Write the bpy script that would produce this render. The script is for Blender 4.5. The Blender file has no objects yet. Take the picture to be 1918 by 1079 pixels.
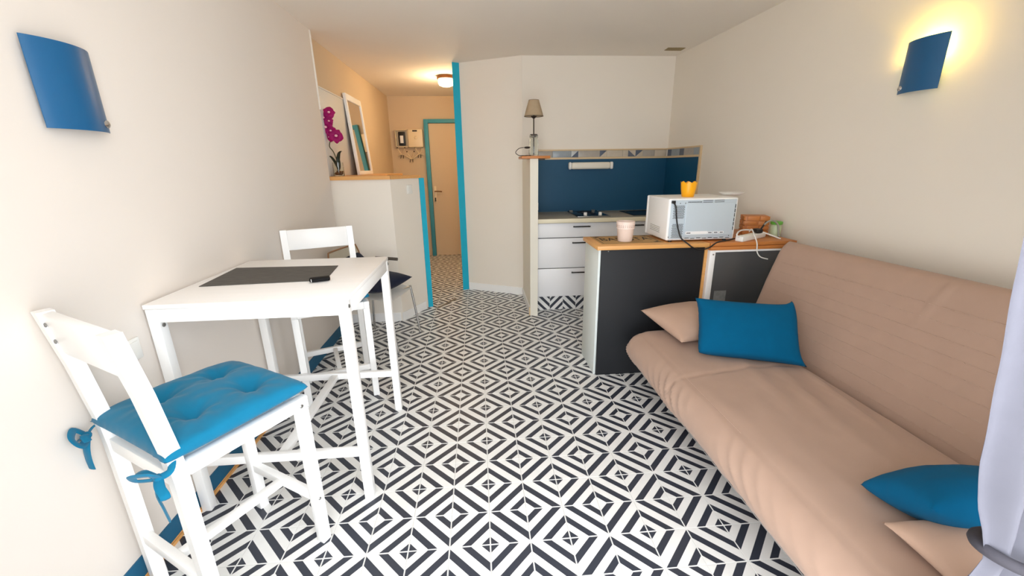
import bpy, bmesh, math, random
from mathutils import Matrix, Vector, noise
random.seed(7)
S = bpy.context.scene
COL = S.collection
PI = math.pi

# ------------------------------------------------------------------ camera
cam_d = bpy.data.cameras.new('camera')
cam = bpy.data.objects.new('camera', cam_d)
COL.objects.link(cam)
cam_d.sensor_fit = 'HORIZONTAL'
cam_d.sensor_width = 36
cam_d.lens = 14.3416
cam_d.clip_start = 0.02
def cam_matrix():
    p, y, r = 0.290144655, 0.0768532171, -0.0151126641
    f = Vector((math.sin(y) * math.cos(p), math.cos(y) * math.cos(p), -math.sin(p)))
    rt = Vector((math.cos(y), -math.sin(y), 0))
    up = rt.cross(f)
    R = rt * math.cos(r) + up * math.sin(r)
    U = -rt * math.sin(r) + up * math.cos(r)
    m = Matrix((R, U, -f)).transposed().to_4x4()
    m.translation = Vector((0.0038, -1.2584, 1.4314))
    return m
cam.matrix_world = cam_matrix()
S.camera = cam

# ------------------------------------------------------------------ daylight and exposure
S.view_settings.view_transform = 'Standard'
S.view_settings.look = 'None'
S.view_settings.gamma = 1
S.view_settings.use_curve_mapping = False
S.view_settings.exposure = 2.06
S.cycles.use_denoising = True
S.cycles.max_bounces = 12
S.cycles.diffuse_bounces = 8
S.cycles.sample_clamp_indirect = 6
W = bpy.data.worlds.new('sky')
S.world = W
W.use_nodes = True
bgn = W.node_tree.nodes['Background']
bgn.inputs[0].default_value = (0.95, 0.975, 1.0, 1)
bgn.inputs[1].default_value = 1.7

ld = bpy.data.lights.new('window_portal', 'AREA')      # portal: guides sky sampling through the open window wall
ld.shape = 'RECTANGLE'; ld.size = 1.84; ld.size_y = 2.36
ld.cycles.is_portal = True
lo = bpy.data.objects.new('window_portal', ld); COL.objects.link(lo)
lo.location = (0.325, -1.24, 1.18)
lo.rotation_euler = (math.radians(90), 0, 0)

# ------------------------------------------------------------------ materials
def lin(c):
    return tuple(((x / 255) / 12.92 if x / 255 <= 0.04045 else ((x / 255 + 0.055) / 1.055) ** 2.4) for x in c) + (1,)
MATS = {}
def mat(name, rgb, rough=0.6, var=0.0, vscale=4.0, bump=0.0, bscale=60.0, metal=0.0, spec=0.5, stretch=None, sheen=0.0, coat=0.0, detail=3.0):
    m = bpy.data.materials.new(name); m.use_nodes = True
    nt = m.node_tree; N = nt.nodes; L = nt.links
    b = N['Principled BSDF']
    col = lin(rgb)
    b.inputs['Base Color'].default_value = col
    b.inputs['Roughness'].default_value = rough
    b.inputs['Metallic'].default_value = metal
    b.inputs['Specular IOR Level'].default_value = spec
    if sheen: b.inputs['Sheen Weight'].default_value = sheen
    if coat: b.inputs['Coat Weight'].default_value = coat
    tc = N.new('ShaderNodeTexCoord'); src = tc.outputs['Object']
    if stretch:
        mp = N.new('ShaderNodeMapping'); mp.inputs['Scale'].default_value = stretch
        L.new(src, mp.inputs[0]); src = mp.outputs[0]
    if var:
        n = N.new('ShaderNodeTexNoise'); n.inputs['Scale'].default_value = vscale; n.inputs['Detail'].default_value = detail
        L.new(src, n.inputs['Vector'])
        mx = N.new('ShaderNodeMix'); mx.data_type = 'RGBA'
        mx.inputs[6].default_value = tuple(c * (1 - var) for c in col[:3]) + (1,)
        mx.inputs[7].default_value = tuple(min(1, c * (1 + var)) for c in col[:3]) + (1,)
        L.new(n.outputs['Fac'], mx.inputs[0]); L.new(mx.outputs[2], b.inputs['Base Color'])
    if bump:
        n2 = N.new('ShaderNodeTexNoise'); n2.inputs['Scale'].default_value = bscale; n2.inputs['Detail'].default_value = 4
        L.new(src, n2.inputs['Vector'])
        bp = N.new('ShaderNodeBump'); bp.inputs['Strength'].default_value = bump; bp.inputs['Distance'].default_value = 0.35 / bscale
        L.new(n2.outputs['Fac'], bp.inputs['Height']); L.new(bp.outputs[0], b.inputs['Normal'])
    MATS[name] = m
    return m

M_wall = mat('white_plaster', (238, 232, 222), 0.75, 0.02, 2.0, 0.08, 170, spec=0.25)
M_wallr = mat('right_plaster', (236, 229, 217), 0.75, 0.02, 2.0, 0.08, 170, spec=0.25)
M_walll = mat('left_plaster', (227, 220, 213), 0.75, 0.02, 2.0, 0.08, 170, spec=0.25)
M_hall = mat('warm_lit_hall_plaster', (212, 192, 164), 0.75, 0.02, 2.0, 0.08, 170, spec=0.25)  # warm light of the hall lamp is mixed into this plaster colour
M_ceil = mat('ceiling_plaster', (240, 234, 225), 0.85, 0.02, 2.0, 0.12, 110, spec=0.2)
M_white = mat('white_lacquer', (247, 248, 248), 0.35, 0.01, 9, 0.03, 40)
M_tabletop = mat('white_painted_wood', (248, 247, 246), 0.32, 0.03, 3.0, 0.04, 20, stretch=(1, 9, 9))
M_cab = mat('cabinet_white', (236, 237, 240), 0.4, 0.02, 4)
M_carc = mat('gap_shade_carcass', (58, 58, 60), .6)  # shade of the slits between drawer fronts, put into the carcass colour
M_offw = mat('warm_white', (232, 228, 214), 0.5, 0.02, 5)
M_plastic = mat('white_plastic', (236, 236, 232), 0.35)
M_cyan = mat('bright_blue_paint', (12, 176, 208), 0.4, 0.05, 8, 0.05, 30)
M_cyan2 = mat('warm_lit_blue_paint', (60, 150, 172), 0.5, 0.05, 8, 0.05, 30)  # blue of the hall door frame, dulled to carry the warm lamp light
M_petrol = mat('petrol_blue_paint', (16, 92, 128), 0.5, 0.06, 8, 0.05, 30)
M_splash = mat('dark_blue_panel', (8, 76, 111), 0.5, 0.03, 4, spec=0.4)
M_sheet = mat('blue_sheet_metal', (13, 88, 136), 0.36, 0.05, 6)
M_pine = mat('honey_pine', (222, 165, 98), 0.42, 0.16, 5, 0.05, 40, stretch=(1.2, 16, 16))
M_pine_d = mat('orange_pine', (196, 124, 62), 0.45, 0.18, 5, 0.05, 40, stretch=(1.2, 16, 16))
M_pine_l = mat('pale_pine_trim', (214, 190, 152), 0.5, 0.08, 6, 0.03, 40, stretch=(1, 12, 12))
M_black = mat('blackboard_paint', (30, 32, 36), 0.6, 0.12, 5, spec=0.35)
M_sidepanel = mat('pale_grey_panel', (222, 230, 228), 0.5, 0.02, 5)
M_fridge = mat('graphite_steel', (86, 88, 90), 0.38, 0.10, 3.5, metal=0.35)
M_fabric = mat('taupe_cotton', (176, 148, 131), 0.85, 0.04, 14, 0.15, 420, spec=0.2, sheen=0.15)
M_pillow_b = mat('beige_cotton', (184, 154, 135), 0.85, 0.04, 14, 0.15, 420, spec=0.2, sheen=0.1)
M_teal = mat('petrol_blue_felt', (0, 85, 124), 0.9, 0.06, 20, 0.2, 350, spec=0.1, sheen=0.03)
M_teal2 = mat('seat_pad_blue', (7, 110, 147), 0.85, 0.05, 18, 0.15, 380, spec=0.2, sheen=0.15)
M_navy = mat('navy_cotton', (26, 32, 52), 0.9, 0.1, 18, 0.15, 380, spec=0.2, sheen=0.1)
M_chrome = mat('chrome', (205, 205, 205), 0.18, metal=1.0)
M_steel = mat('dull_steel', (150, 150, 148), 0.35, metal=0.9)
M_darkmetal = mat('dark_bronze', (52, 42, 36), 0.45, metal=0.4)
M_blackp = mat('black_plastic', (18, 18, 20), 0.4)
M_fob = mat('matt_black_plastic', (16, 16, 18), 0.7, spec=0.2)
M_brownwood = mat('dark_walnut', (84, 76, 66), 0.5, 0.1, 8)
M_plyedge = mat('ply_edge', (150, 108, 70), 0.5, 0.1, 8)
M_mat_dark = mat('woven_grey', (84, 82, 78), 0.75, 0.6, 12, 0.3, 300, stretch=(1.5, 9, 1))
M_counter = mat('stone_grey_laminate', (158, 152, 136), 0.35, 0.08, 40)
M_counter_e = mat('cream_edge', (226, 218, 190), 0.4)
M_hob = mat('black_enamel', (26, 28, 32), 0.15, spec=0.6)
M_sink = mat('black_sink', (32, 36, 34), 0.25)
M_shade = mat('sand_linen', (176, 156, 128), 0.85, 0.06, 40, 0.2, 300)
M_yellow = mat('yellow_enamel', (250, 176, 8), 0.35, 0.03, 8)
M_pink = mat('blush_ceramic', (240, 222, 212), 0.35, 0.02, 8)
M_green = mat('green_plastic', (96, 172, 62), 0.35)
M_palegreen = mat('pale_green_plastic', (186, 200, 164), 0.4)
M_greyc = mat('grey_cable', (150, 148, 138), 0.5)
M_mwback = mat('zinc_panel', (198, 212, 222), 0.4, 0.03, 4, metal=0.1)
M_cream = mat('cream_plastic', (232, 214, 180), 0.35)
M_brass = mat('antique_brass', (120, 76, 40), 0.4, metal=0.7)
M_stem = mat('plant_stem', (62, 68, 40), 0.6)
M_leaf = mat('dark_leaf', (58, 66, 50), 0.45, 0.15, 20)
M_petal = mat('magenta_petal', (196, 20, 132), 0.6, 0.3, 30)
M_petal_c = mat('pale_pink_lip', (244, 190, 208), 0.6)
M_pebble = mat('brown_pebble', (142, 92, 52), 0.6, 0.3, 60)
M_mirror = mat('mirror_silver', (235, 235, 235), 0.02, metal=1.0)
M_grout = mat('grey_grout', (196, 194, 190), 0.8)
M_curtain = mat('lavender_grey_cloth', (136, 136, 148), 0.9, 0.04, 20, 0.12, 300, spec=0.15)
M_rope = mat('charcoal_cord', (52, 50, 58), 0.85, 0.1, 60, 0.3, 200)
M_vent = mat('stained_vent', (150, 132, 94), 0.6, 0.3, 30)
M_panel = mat('pale_grey_board', (212, 213, 212), 0.5, 0.02, 5)
M_balc = mat('balcony_concrete', (222, 218, 208), 0.8, 0.06, 8)
M_label = mat('white_label', (240, 242, 244), 0.5)
M_mark = mat('chalk_smear', (128, 130, 130), 0.9, 0.35, 40)
M_stitch = mat('pale_thread', (190, 163, 146), 0.85)

def glass(name, rgb, rough=0.02):
    m = bpy.data.materials.new(name); m.use_nodes = True
    b = m.node_tree.nodes['Principled BSDF']
    b.inputs['Base Color'].default_value = lin(rgb); b.inputs['Roughness'].default_value = rough
    b.inputs['Transmission Weight'].default_value = 1.0; b.inputs['IOR'].default_value = 1.45
    return m
M_glass = glass('clear_glass', (246, 250, 248))
def emis(name, rgb, strength):
    m = bpy.data.materials.new(name); m.use_nodes = True
    b = m.node_tree.nodes['Principled BSDF']
    b.inputs['Base Color'].default_value = lin((250, 240, 220))
    b.inputs['Emission Color'].default_value = lin(rgb); b.inputs['Emission Strength'].default_value = strength
    return m
M_opal = emis('lit_opal_glass', (255, 214, 150), 2.2)
M_bulb = emis('lit_bulb', (255, 206, 120), 6.0)

def tile_material(name='geometric_tile'):
    m = bpy.data.materials.new(name); m.use_nodes = True
    nt = m.node_tree; N = nt.nodes; L = nt.links
    b = N['Principled BSDF']; b.inputs['Roughness'].default_value = 0.4
    b.inputs['Specular IOR Level'].default_value = 0.5
    uv = N.new('ShaderNodeTexCoord'); sp = N.new('ShaderNodeSeparateXYZ'); L.new(uv.outputs['UV'], sp.inputs[0])
    def math_(op, a, bb):
        n = N.new('ShaderNodeMath'); n.operation = op
        for i, v in enumerate((a, bb)):
            if isinstance(v, (int, float)): n.inputs[i].default_value = v
            else: L.new(v, n.inputs[i])
        return n.outputs[0]
    u, v = sp.outputs[0], sp.outputs[1]
    t = math_('MULTIPLY', math_('ADD', u, v), 0.5)
    cr = N.new('ShaderNodeValToRGB'); cr.color_ramp.interpolation = 'CONSTANT'
    dark = lin((50, 55, 67)); white = lin((233, 234, 233))
    el = cr.color_ramp.elements
    stops = [(0, dark), (.115, white), (.243, dark), (.357, white), (.510, dark), (.630, white), (.762, dark), (.872, white)]
    el[0].position = 0; el[0].color = stops[0][1]; el[1].position = stops[1][0]; el[1].color = stops[1][1]
    for p, c in stops[2:]:
        e = el.new(p); e.color = c
    L.new(t, cr.inputs[0])
    mu = math_('MINIMUM', u, math_('SUBTRACT', 1.0, u)); mv = math_('MINIMUM', v, math_('SUBTRACT', 1.0, v))
    edge = math_('LESS_THAN', math_('MINIMUM', mu, mv), 0.017)
    mx = N.new('ShaderNodeMix'); mx.data_type = 'RGBA'
    L.new(edge, mx.inputs[0]); L.new(cr.outputs[0], mx.inputs[6]); mx.inputs[7].default_value = white
    n = N.new('ShaderNodeTexNoise'); n.inputs['Scale'].default_value = 14
    g = N.new('ShaderNodeNewGeometry'); L.new(g.outputs['Position'], n.inputs['Vector'])
    mr = N.new('ShaderNodeMapRange'); mr.inputs[3].default_value = 0.93; mr.inputs[4].default_value = 1.05
    L.new(n.outputs['Fac'], mr.inputs[0])
    mm = N.new('ShaderNodeMix'); mm.data_type = 'RGBA'; mm.blend_type = 'MULTIPLY'; mm.inputs[0].default_value = 1
    L.new(mx.outputs[2], mm.inputs[6]); L.new(mr.outputs[0], mm.inputs[7])
    L.new(mm.outputs[2], b.inputs['Base Color'])
    return m
M_tile = tile_material()

# ------------------------------------------------------------------ geometry helpers
class G:
    def __init__(s): s.bm = bmesh.new()
    def box(s, x0, x1, y0, y1, z0, z1, bevel=0.0, seg=2, rz=0.0):
        r = bmesh.ops.create_cube(s.bm, size=1.0)
        vs = r['verts']
        sx, sy, sz = x1 - x0, y1 - y0, z1 - z0
        c = Vector(((x0 + x1) / 2, (y0 + y1) / 2, (z0 + z1) / 2))
        R = Matrix.Rotation(rz, 4, 'Z')
        for v in vs:
            v.co = c + R @ Vector((v.co.x * sx, v.co.y * sy, v.co.z * sz))
        if bevel:
            es = list({e for v in vs for e in v.link_edges})
            bmesh.ops.bevel(s.bm, geom=es, offset=min(bevel, .49 * min(abs(sx), abs(sy), abs(sz))), segments=seg, affect='EDGES', profile=0.5)
        return s
    def bar(s, p, q, w, d, up=(0, 0, 1), bevel=0.003):
        p, q = Vector(p), Vector(q); ax = (q - p); ln = ax.length; ax.normalize()
        side = Vector(up).cross(ax)
        if side.length < 1e-4: side = Vector((1, 0, 0)).cross(ax)
        side.normalize(); u2 = ax.cross(side)
        r = bmesh.ops.create_cube(s.bm, size=1.0); vs = r['verts']; c = (p + q) / 2
        for v in vs:
            v.co = c + side * v.co.x * w + u2 * v.co.y * d + ax * v.co.z * ln
        if bevel:
            es = list({e for v in vs for e in v.link_edges})
            bmesh.ops.bevel(s.bm, geom=es, offset=min(bevel, .4 * min(w, d)), segments=2, affect='EDGES', profile=0.5)
        return s
    def tube(s, pts, r, seg=10, close=False, sub=6, flat=1.0):
        pts = [Vector(p) for p in pts]
        if sub > 1 and len(pts) > 2: pts = catmull(pts, sub)
        n = len(pts); rings = []
        t0 = (pts[1] - pts[0]).normalized()
        nrm = t0.orthogonal().normalized() if abs(t0.z) > .95 else t0.cross(Vector((0, 0, 1))).normalized()
        for i in range(n):
            t = (pts[min(i + 1, n - 1)] - pts[max(i - 1, 0)]).normalized()
            nrm = (nrm - t * nrm.dot(t)).normalized(); b = t.cross(nrm)
            rr = r[i] if isinstance(r, (list, tuple)) and len(r) == n else (r if not isinstance(r, (list, tuple)) else r[0] + (r[1] - r[0]) * i / (n - 1))
            rings.append([s.bm.verts.new(pts[i] + (nrm * math.cos(a) + b * math.sin(a) * flat) * rr) for a in (2 * PI * k / seg for k in range(seg))])
        for i in range(n - 1):
            for k in range(seg):
                s.bm.faces.new((rings[i][k], rings[i][(k + 1) % seg], rings[i + 1][(k + 1) % seg], rings[i + 1][k]))
        s.bm.faces.new(rings[0][::-1]); s.bm.faces.new(rings[-1])
        return s
    def lathe(s, prof, c=(0, 0, 0), seg=32, cap0=True, cap1=True, axis=None):
        c = Vector(c); rings = []
        A = Matrix.Identity(3)
        if axis is not None: A = Vector((0, 0, 1)).rotation_difference(Vector(axis)).to_matrix()
        for r, z in prof:
            rings.append([s.bm.verts.new(c + A @ Vector((r * math.cos(a), r * math.sin(a), z))) for a in (2 * PI * k / seg for k in range(seg))])
        for i in range(len(rings) - 1):
            for k in range(seg):
                s.bm.faces.new((rings[i][k], rings[i][(k + 1) % seg], rings[i + 1][(k + 1) % seg], rings[i + 1][k]))
        if cap0: s.bm.faces.new(rings[0][::-1])
        if cap1: s.bm.faces.new(rings[-1])
        return s
    def cyl(s, p, q, r, seg=16, r2=None):
        p, q = Vector(p), Vector(q)
        return s.lathe([(r, 0), (r if r2 is None else r2, (q - p).length)], p, seg, axis=(q - p).normalized())
    def prism(s, poly, z0, z1):
        a = [s.bm.verts.new((x, y, z0)) for x, y in poly]; b = [s.bm.verts.new((x, y, z1)) for x, y in poly]
        n = len(poly)
        s.bm.faces.new(a[::-1]); s.bm.faces.new(b)
        for i in range(n): s.bm.faces.new((a[i], a[(i + 1) % n], b[(i + 1) % n], b[i]))
        return s
    def sphere(s, c, r, seg=16, scale=(1, 1, 1)):
        ret = bmesh.ops.create_uvsphere(s.bm, u_segments=seg, v_segments=max(6, seg // 2), radius=r)
        for v in ret['verts']: v.co = Vector(c) + Vector((v.co.x * scale[0], v.co.y * scale[1], v.co.z * scale[2]))
        return s
    def grid(s, fn, nu, nv):
        V = [[s.bm.verts.new(fn(i / nu, j / nv)) for j in range(nv + 1)] for i in range(nu + 1)]
        for i in range(nu):
            for j in range(nv): s.bm.faces.new((V[i][j], V[i + 1][j], V[i + 1][j + 1], V[i][j + 1]))
        return s
    def xf(s, m):
        s.bm.transform(m); return s

def catmull(p, n):
    out = []
    for i in range(len(p) - 1):
        a, b, c, d = p[max(i - 1, 0)], p[i], p[i + 1], p[min(i + 2, len(p) - 1)]
        for k in range(n):
            t = k / n
            out.append(0.5 * ((2 * b) + (c - a) * t + (2 * a - 5 * b + 4 * c - d) * t * t + (3 * b - a - 3 * c + d) * t ** 3))
    out.append(p[-1]); return out

WM = {}
def link_mesh(name, g, m, smooth=40):
    bmesh.ops.recalc_face_normals(g.bm, faces=g.bm.faces)
    me = bpy.data.meshes.new(name); g.bm.to_mesh(me); g.bm.free()
    if smooth:
        me.shade_smooth(); me.set_sharp_from_angle(angle=math.radians(smooth))
    me.materials.append(m)
    o = bpy.data.objects.new(name, me); COL.objects.link(o)
    return o
def obj(name, g, m, parent=None, smooth=40, local=False, label=None):
    if parent is not None:
        if not local: g.bm.transform(WM[parent].inverted())
        o = link_mesh(name, g, m, smooth); o.parent = parent; WM[o] = WM[parent]
    else:
        o = link_mesh(name, g, m, smooth); WM[o] = Matrix.Identity(4)
    if label: o['label'] = label
    return o
def thing(name, label, cat, loc, rz=0.0, group=None):
    o = bpy.data.objects.new(name, None); COL.objects.link(o); o.empty_display_size = .05
    o.location = loc; o.rotation_euler = (0, 0, rz)
    o['label'] = label; o['category'] = cat
    if group: o['group'] = group
    WM[o] = Matrix.Translation(loc) @ Matrix.Rotation(rz, 4, 'Z')
    return o
def solo(name, label, cat, g, m, loc, smooth=40, group=None):
    g.bm.transform(Matrix.Translation(-Vector(loc)))
    o = link_mesh(name, g, m, smooth); o.location = loc
    o['label'] = label; o['category'] = cat
    if group: o['group'] = group
    WM[o] = Matrix.Translation(loc)
    return o
def struct(name, g, m, smooth=0):
    o = obj(name, g, m, None, smooth); o['kind'] = 'structure'; return o
def dup(root, loc, rz, label):
    def cp(o, par):
        c = o.copy(); COL.objects.link(c)
        if par is not None: c.parent = par
        for ch in o.children: cp(ch, c)
        return c
    r = cp(root, None); r.location = loc; r.rotation_euler = (0, 0, rz); r['label'] = label
    return r

H = 2.48
# ------------------------------------------------------------------ room shell
def xl(y): return -1.270 if y < 2.5 else -1.335     # left wall face
def xr(y): return 2.060 + 0.048 * (3.24 - y)                            # right wall face
wl = struct('wall_left', G().prism([(-1.46, -1.25), (-1.270, -1.25), (-1.270, 2.50), (-1.46, 2.50)], -0.02, H), M_walll)
struct('wall_hall_left', G().prism([(-1.46, 2.50), (-1.335, 2.50), (-1.335, 5.66), (-1.46, 5.66)], -0.02, H), M_hall)
wr = struct('wall_right', G().prism([(xr(-1.25), -1.25), (xr(-1.25) + .15, -1.25), (xr(3.24) + .25, 3.40), (xr(3.24), 3.24), ], -0.02, H), M_wallr)
wb = struct('wall_back', G().prism([(0.478, 3.24), (2.26, 3.24), (2.26, 3.40), (0.55, 3.40)], -0.02, H), M_wall)
wd = struct('wall_diagonal', G().prism([(-0.150, 3.553), (0.480, 3.236), (0.55, 3.38), (-0.092, 3.668)], -0.02, H), M_wall)
wh = struct('wall_hall_end', G().prism([(-1.46, 5.66), (1.2, 5.66), (1.2, 5.80), (-1.46, 5.80)], -0.02, H), M_hall)
whr = struct('wall_hall_right', G().prism([(0.10, 3.62), (0.20, 3.56), (0.34, 5.66), (0.22, 5.66)], -0.02, H), M_hall)
ce = struct('ceiling', G().box(-1.5, 2.5, -1.25, 5.8, H, H + .12), M_ceil)

# window wall behind the camera: the wide balcony opening lets the daylight in
win = struct('wall_window', G().box(-1.46, -.60, -1.25, -1.05, -.02, H).box(1.25, 2.45, -1.25, -1.05, -.02, H).box(-.60, 1.25, -1.25, -1.05, 2.36, H), M_wall)
wf = struct('window_1', G().box(-.60, -.56, -1.20, -1.12, .03, 2.36, .004).box(1.21, 1.25, -1.20, -1.12, .03, 2.36, .004)
            .box(-.60, 1.25, -1.20, -1.12, 2.31, 2.36, .004).box(-.60, 1.25, -1.20, -1.12, 0, .02, .004), M_white)
struct('ground', G().box(-3.2, 4.2, -2.6, -1.25, -.14, -.02), M_balc)

# ------------------------------------------------------------------ tiled floor
T = 0.16
fl = struct('floor', G().box(-1.5, 2.5, -1.25, 5.8, -0.12, -0.0025), M_grout)
def tile_mesh(name, sx=T, sy=T, uv0=(0, 0), uv1=(1, 1)):
    gap, th, ch = 0.0006, 0.008, 0.0008
    bm = bmesh.new(); uvl = bm.loops.layers.uv.new('UVMap')
    def ring(o, z): return [bm.verts.new(p) for p in ((o, o, z), (sx - o, o, z), (sx - o, sy - o, z), (o, sy - o, z))]
    a, b, c = ring(gap, -th), ring(gap, -ch), ring(gap + ch, 0)
    fs = [bm.faces.new(c)]
    for r0, r1 in ((a, b), (b, c)):
        for i in range(4): fs.append(bm.faces.new((r0[i], r0[(i + 1) % 4], r1[(i + 1) % 4], r1[i])))
    for f in fs:
        for l in f.loops:
            l[uvl].uv = (uv0[0] + (uv1[0] - uv0[0]) * l.vert.co.x / sx, uv0[1] + (uv1[1] - uv0[1]) * l.vert.co.y / sy)
    me = bpy.data.meshes.new(name); bm.to_mesh(me); bm.free(); me.materials.append(M_tile)
    return me
TM = tile_mesh('tile')
def tile_xf(i, j):
    # the dark-centred corner of each tile points at the lattice points with both indices even
    ci, cj = i + (i % 2), j + (j % 2)
    right, up = (ci == i), (cj == j)
    ang = {(True, True): 0, (False, True): PI / 2, (False, False): PI, (True, False): -PI / 2}[(right, up)]
    return (ci * T, cj * T, 0.0), ang
cells = []
for i in range(-8, 14):
    for j in range(-8, 36):
        x, y = (i + .5) * T, (j + .5) * T
        if y < -1.15 or y > 5.7 or x > xr(y) + .08 or x < xl(y) - .08: continue
        cells.append((i, j))
def seen(c):
    x, y = (c[0] + .5) * T, (c[1] + .5) * T
    if y < -0.5 or (y < 0.2 and x > 1.0) or (x > 1.1 and y < 1.2) or (x > 0.85 and y > 1.25): return False
    if y > 3.3 and (x > -.05 or x < -.95): return False
    if y > 2.6 and x > 0.5: return False
    if y > 2.65 and x < -.9: return False
    return math.atan2(abs(x), y + 1.26) < 0.95
cells.sort(key=lambda c: ((c[0] + .5) * T) ** 2 + ((c[1] + .5) * T + 1.26) ** 2)
single = [c for c in cells if seen(c)][:298]
sset = set(single)
for c in single:
    o = bpy.data.objects.new('tile', TM); COL.objects.link(o); o.parent = fl
    loc, ang = tile_xf(*c); o.location = (loc[0], loc[1], random.uniform(-.0003, .0003)); o.rotation_euler = (0, 0, ang)
bm = bmesh.new()
for c in cells:
    if c in sset: continue
    loc, ang = tile_xf(*c)
    n0 = len(bm.verts); bm.from_mesh(TM); bm.verts.ensure_lookup_table()
    m = Matrix.Translation(loc) @ Matrix.Rotation(ang, 4, 'Z')
    for v in bm.verts[n0:]: v.co = m @ v.co
me = bpy.data.meshes.new('tile_field'); bm.to_mesh(me); bm.free(); me.materials.append(M_tile)
o = bpy.data.objects.new('tile_field', me); COL.objects.link(o); o.parent = fl; o['kind'] = 'stuff'

# low closet wall with wooden ledge, blue edge boards, half wall by the kitchen
lw = struct('wall_low', G().prism([(-1.40, 2.55), (-0.772, 2.55), (-0.572, 2.92), (-0.63, 2.96), (-0.95, 3.2), (-0.95, 4.10), (-1.40, 4.10)], -0.02, 1.335), M_wall)
g = G().prism([(-1.29, 2.525), (-0.765, 2.525), (-0.758, 2.56), (-0.80, 2.60), (-0.93, 3.2), (-0.93, 4.12), (-1.334, 4.12), (-1.334, 2.55)], 1.3355, 1.366)
ledge = solo('wooden_ledge', 'honey coloured wooden ledge board topping the low white wall', 'ledge', g, M_pine, (-1.05, 3.0, 1.3355), 0)
g = G().prism([(-0.764, 2.545), (-0.552, 2.925), (-0.61, 2.975), (-0.92, 3.17), (-0.805, 2.61)], 1.3355, 1.362)
solo('ledge_board', 'narrow angled wooden board capping the low wall beside the doorway', 'ledge', g, M_pine, (-0.7, 2.8, 1.3355), 0)
struct('trim_1', G().prism([(-0.570, 2.923), (-0.524, 2.945), (-0.560, 3.01), (-0.602, 2.99)], 0, 1.334), M_cyan)
struct('trim_2', G().prism([(-0.222, 3.517), (-0.150, 3.551), (-0.150, 3.62), (-0.205, 3.60)], 0, H - .001), M_cyan)
struct('trim_3', G().box(-.56, -.20, 3.02, 3.05, -.003, .0012, rz=1.05), M_steel)
hw = struct('wall_half', G().prism([(0.476, 2.537), (0.549, 2.537), (0.549, 3.245), (0.480, 3.245)], -0.02, 1.493), M_offw)
# plinths
def plinth(name, p, q, h, t, m, parent=None):
    p, q = Vector((p[0], p[1], 0)), Vector((q[0], q[1], 0)); n = (q - p).normalized().cross(Vector((0, 0, 1))) * t
    o = struct(name, G().prism([tuple(p[:2]), tuple(q[:2]), tuple((q + n)[:2]), tuple((p + n)[:2])], 0.0005, h), m)
    return o
plinth('baseboard_left', (-1.27, -1.05), (-1.27, 2.50), .092, .006, M_petrol)
struct('trim_4', G().bar((-1.2588, -1.04, .0065), (-1.2588, 1.25, .0065), .0092, .012, bevel=.003), M_pine)
plinth('baseboard_low', (-1.30, 2.55), (-.79, 2.55), .085, .009, M_white)
plinth('baseboard_angled', (-.772, 2.5455), (-.592, 2.884), .085, .009, M_white)
plinth('baseboard_diagonal', (-.146, 3.551), (.474, 3.239), .085, .009, M_white)
plinth('baseboard_half', (.478, 3.20), (.476, 2.56), .085, .008, M_white)
struct('trim_5', G().box(.464, .4765, 2.548, 2.556, 0, .085), M_pine_l)

# hall end door
d1 = struct('door_1', G().box(-.735, .06, 5.615, 5.645, .004, 2.085, .002), M_hall)
obj('door_frame', G().box(-.800, -.738, 5.58, 5.66, 0, 2.145, .003).box(.063, .125, 5.58, 5.66, 0, 2.145, .003).box(-.738, .063, 5.58, 5.66, 2.09, 2.145, .003), M_cyan2, d1)
hn = obj('door_plate', G().box(-.712, -.672, 5.606, 5.616, .88, 1.14, .003), M_cream, d1)
obj('door_handle', G().cyl((-.692, 5.606, 1.06), (-.692, 5.56, 1.06), .009).tube([(-.692, 5.562, 1.06), (-.65, 5.558, 1.06), (-.58, 5.56, 1.055)], .009, 10), M_brass, d1)
obj('key', G().cyl((-.692, 5.608, .95), (-.692, 5.58, .95), .008).box(-.702, -.682, 5.575, 5.580, .90, .96), M_darkmetal, d1)

# ------------------------------------------------------------------ kitchen back panel, tile border
bs = obj('backsplash', G().box(.549, 2.058, 3.226, 3.24, .945, 1.492), M_splash, wb)
def rbox(y0, y1, z0, z1, t, off=0.0):
    return G().prism([(xr(y0) - t - off, y0), (xr(y0) - off, y0), (xr(y1) - off, y1), (xr(y1) - t - off, y1)], z0, z1)
obj('backsplash', rbox(2.60, 3.226, .945, 1.492, .012), M_splash, wr)
obj('rail', G().box(.549, 2.046, 3.219, 3.24, 1.492, 1.512, .002), M_pine_l, wb)
obj('rail', G().box(.549, 2.046, 3.219, 3.24, 1.578, 1.592, .002), M_pine_l, wb)
obj('rail', rbox(2.585, 3.219, 1.492, 1.512, .020), M_pine_l, wr)
obj('rail', rbox(2.585, 3.219, 1.578, 1.592, .020), M_pine_l, wr)
obj('rail', rbox(2.582, 2.60, .945, 1.592, .018), M_pine_l, wr)
tones = {'a': (196, 186, 170), 'b': (150, 160, 168), 'c': (84, 96, 116), 'd': (172, 166, 158), 'e': (190, 196, 198), 'f': (96, 104, 118)}
TMATS = {k: mat('border_tile_' + k, v, .3, .12, 25) for k, v in tones.items()}
xs = [.552, .632, .80, 1.00, 1.075, 1.31, 1.385, 1.56, 1.62, 1.70, 1.78, 1.91, 2.043]
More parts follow.
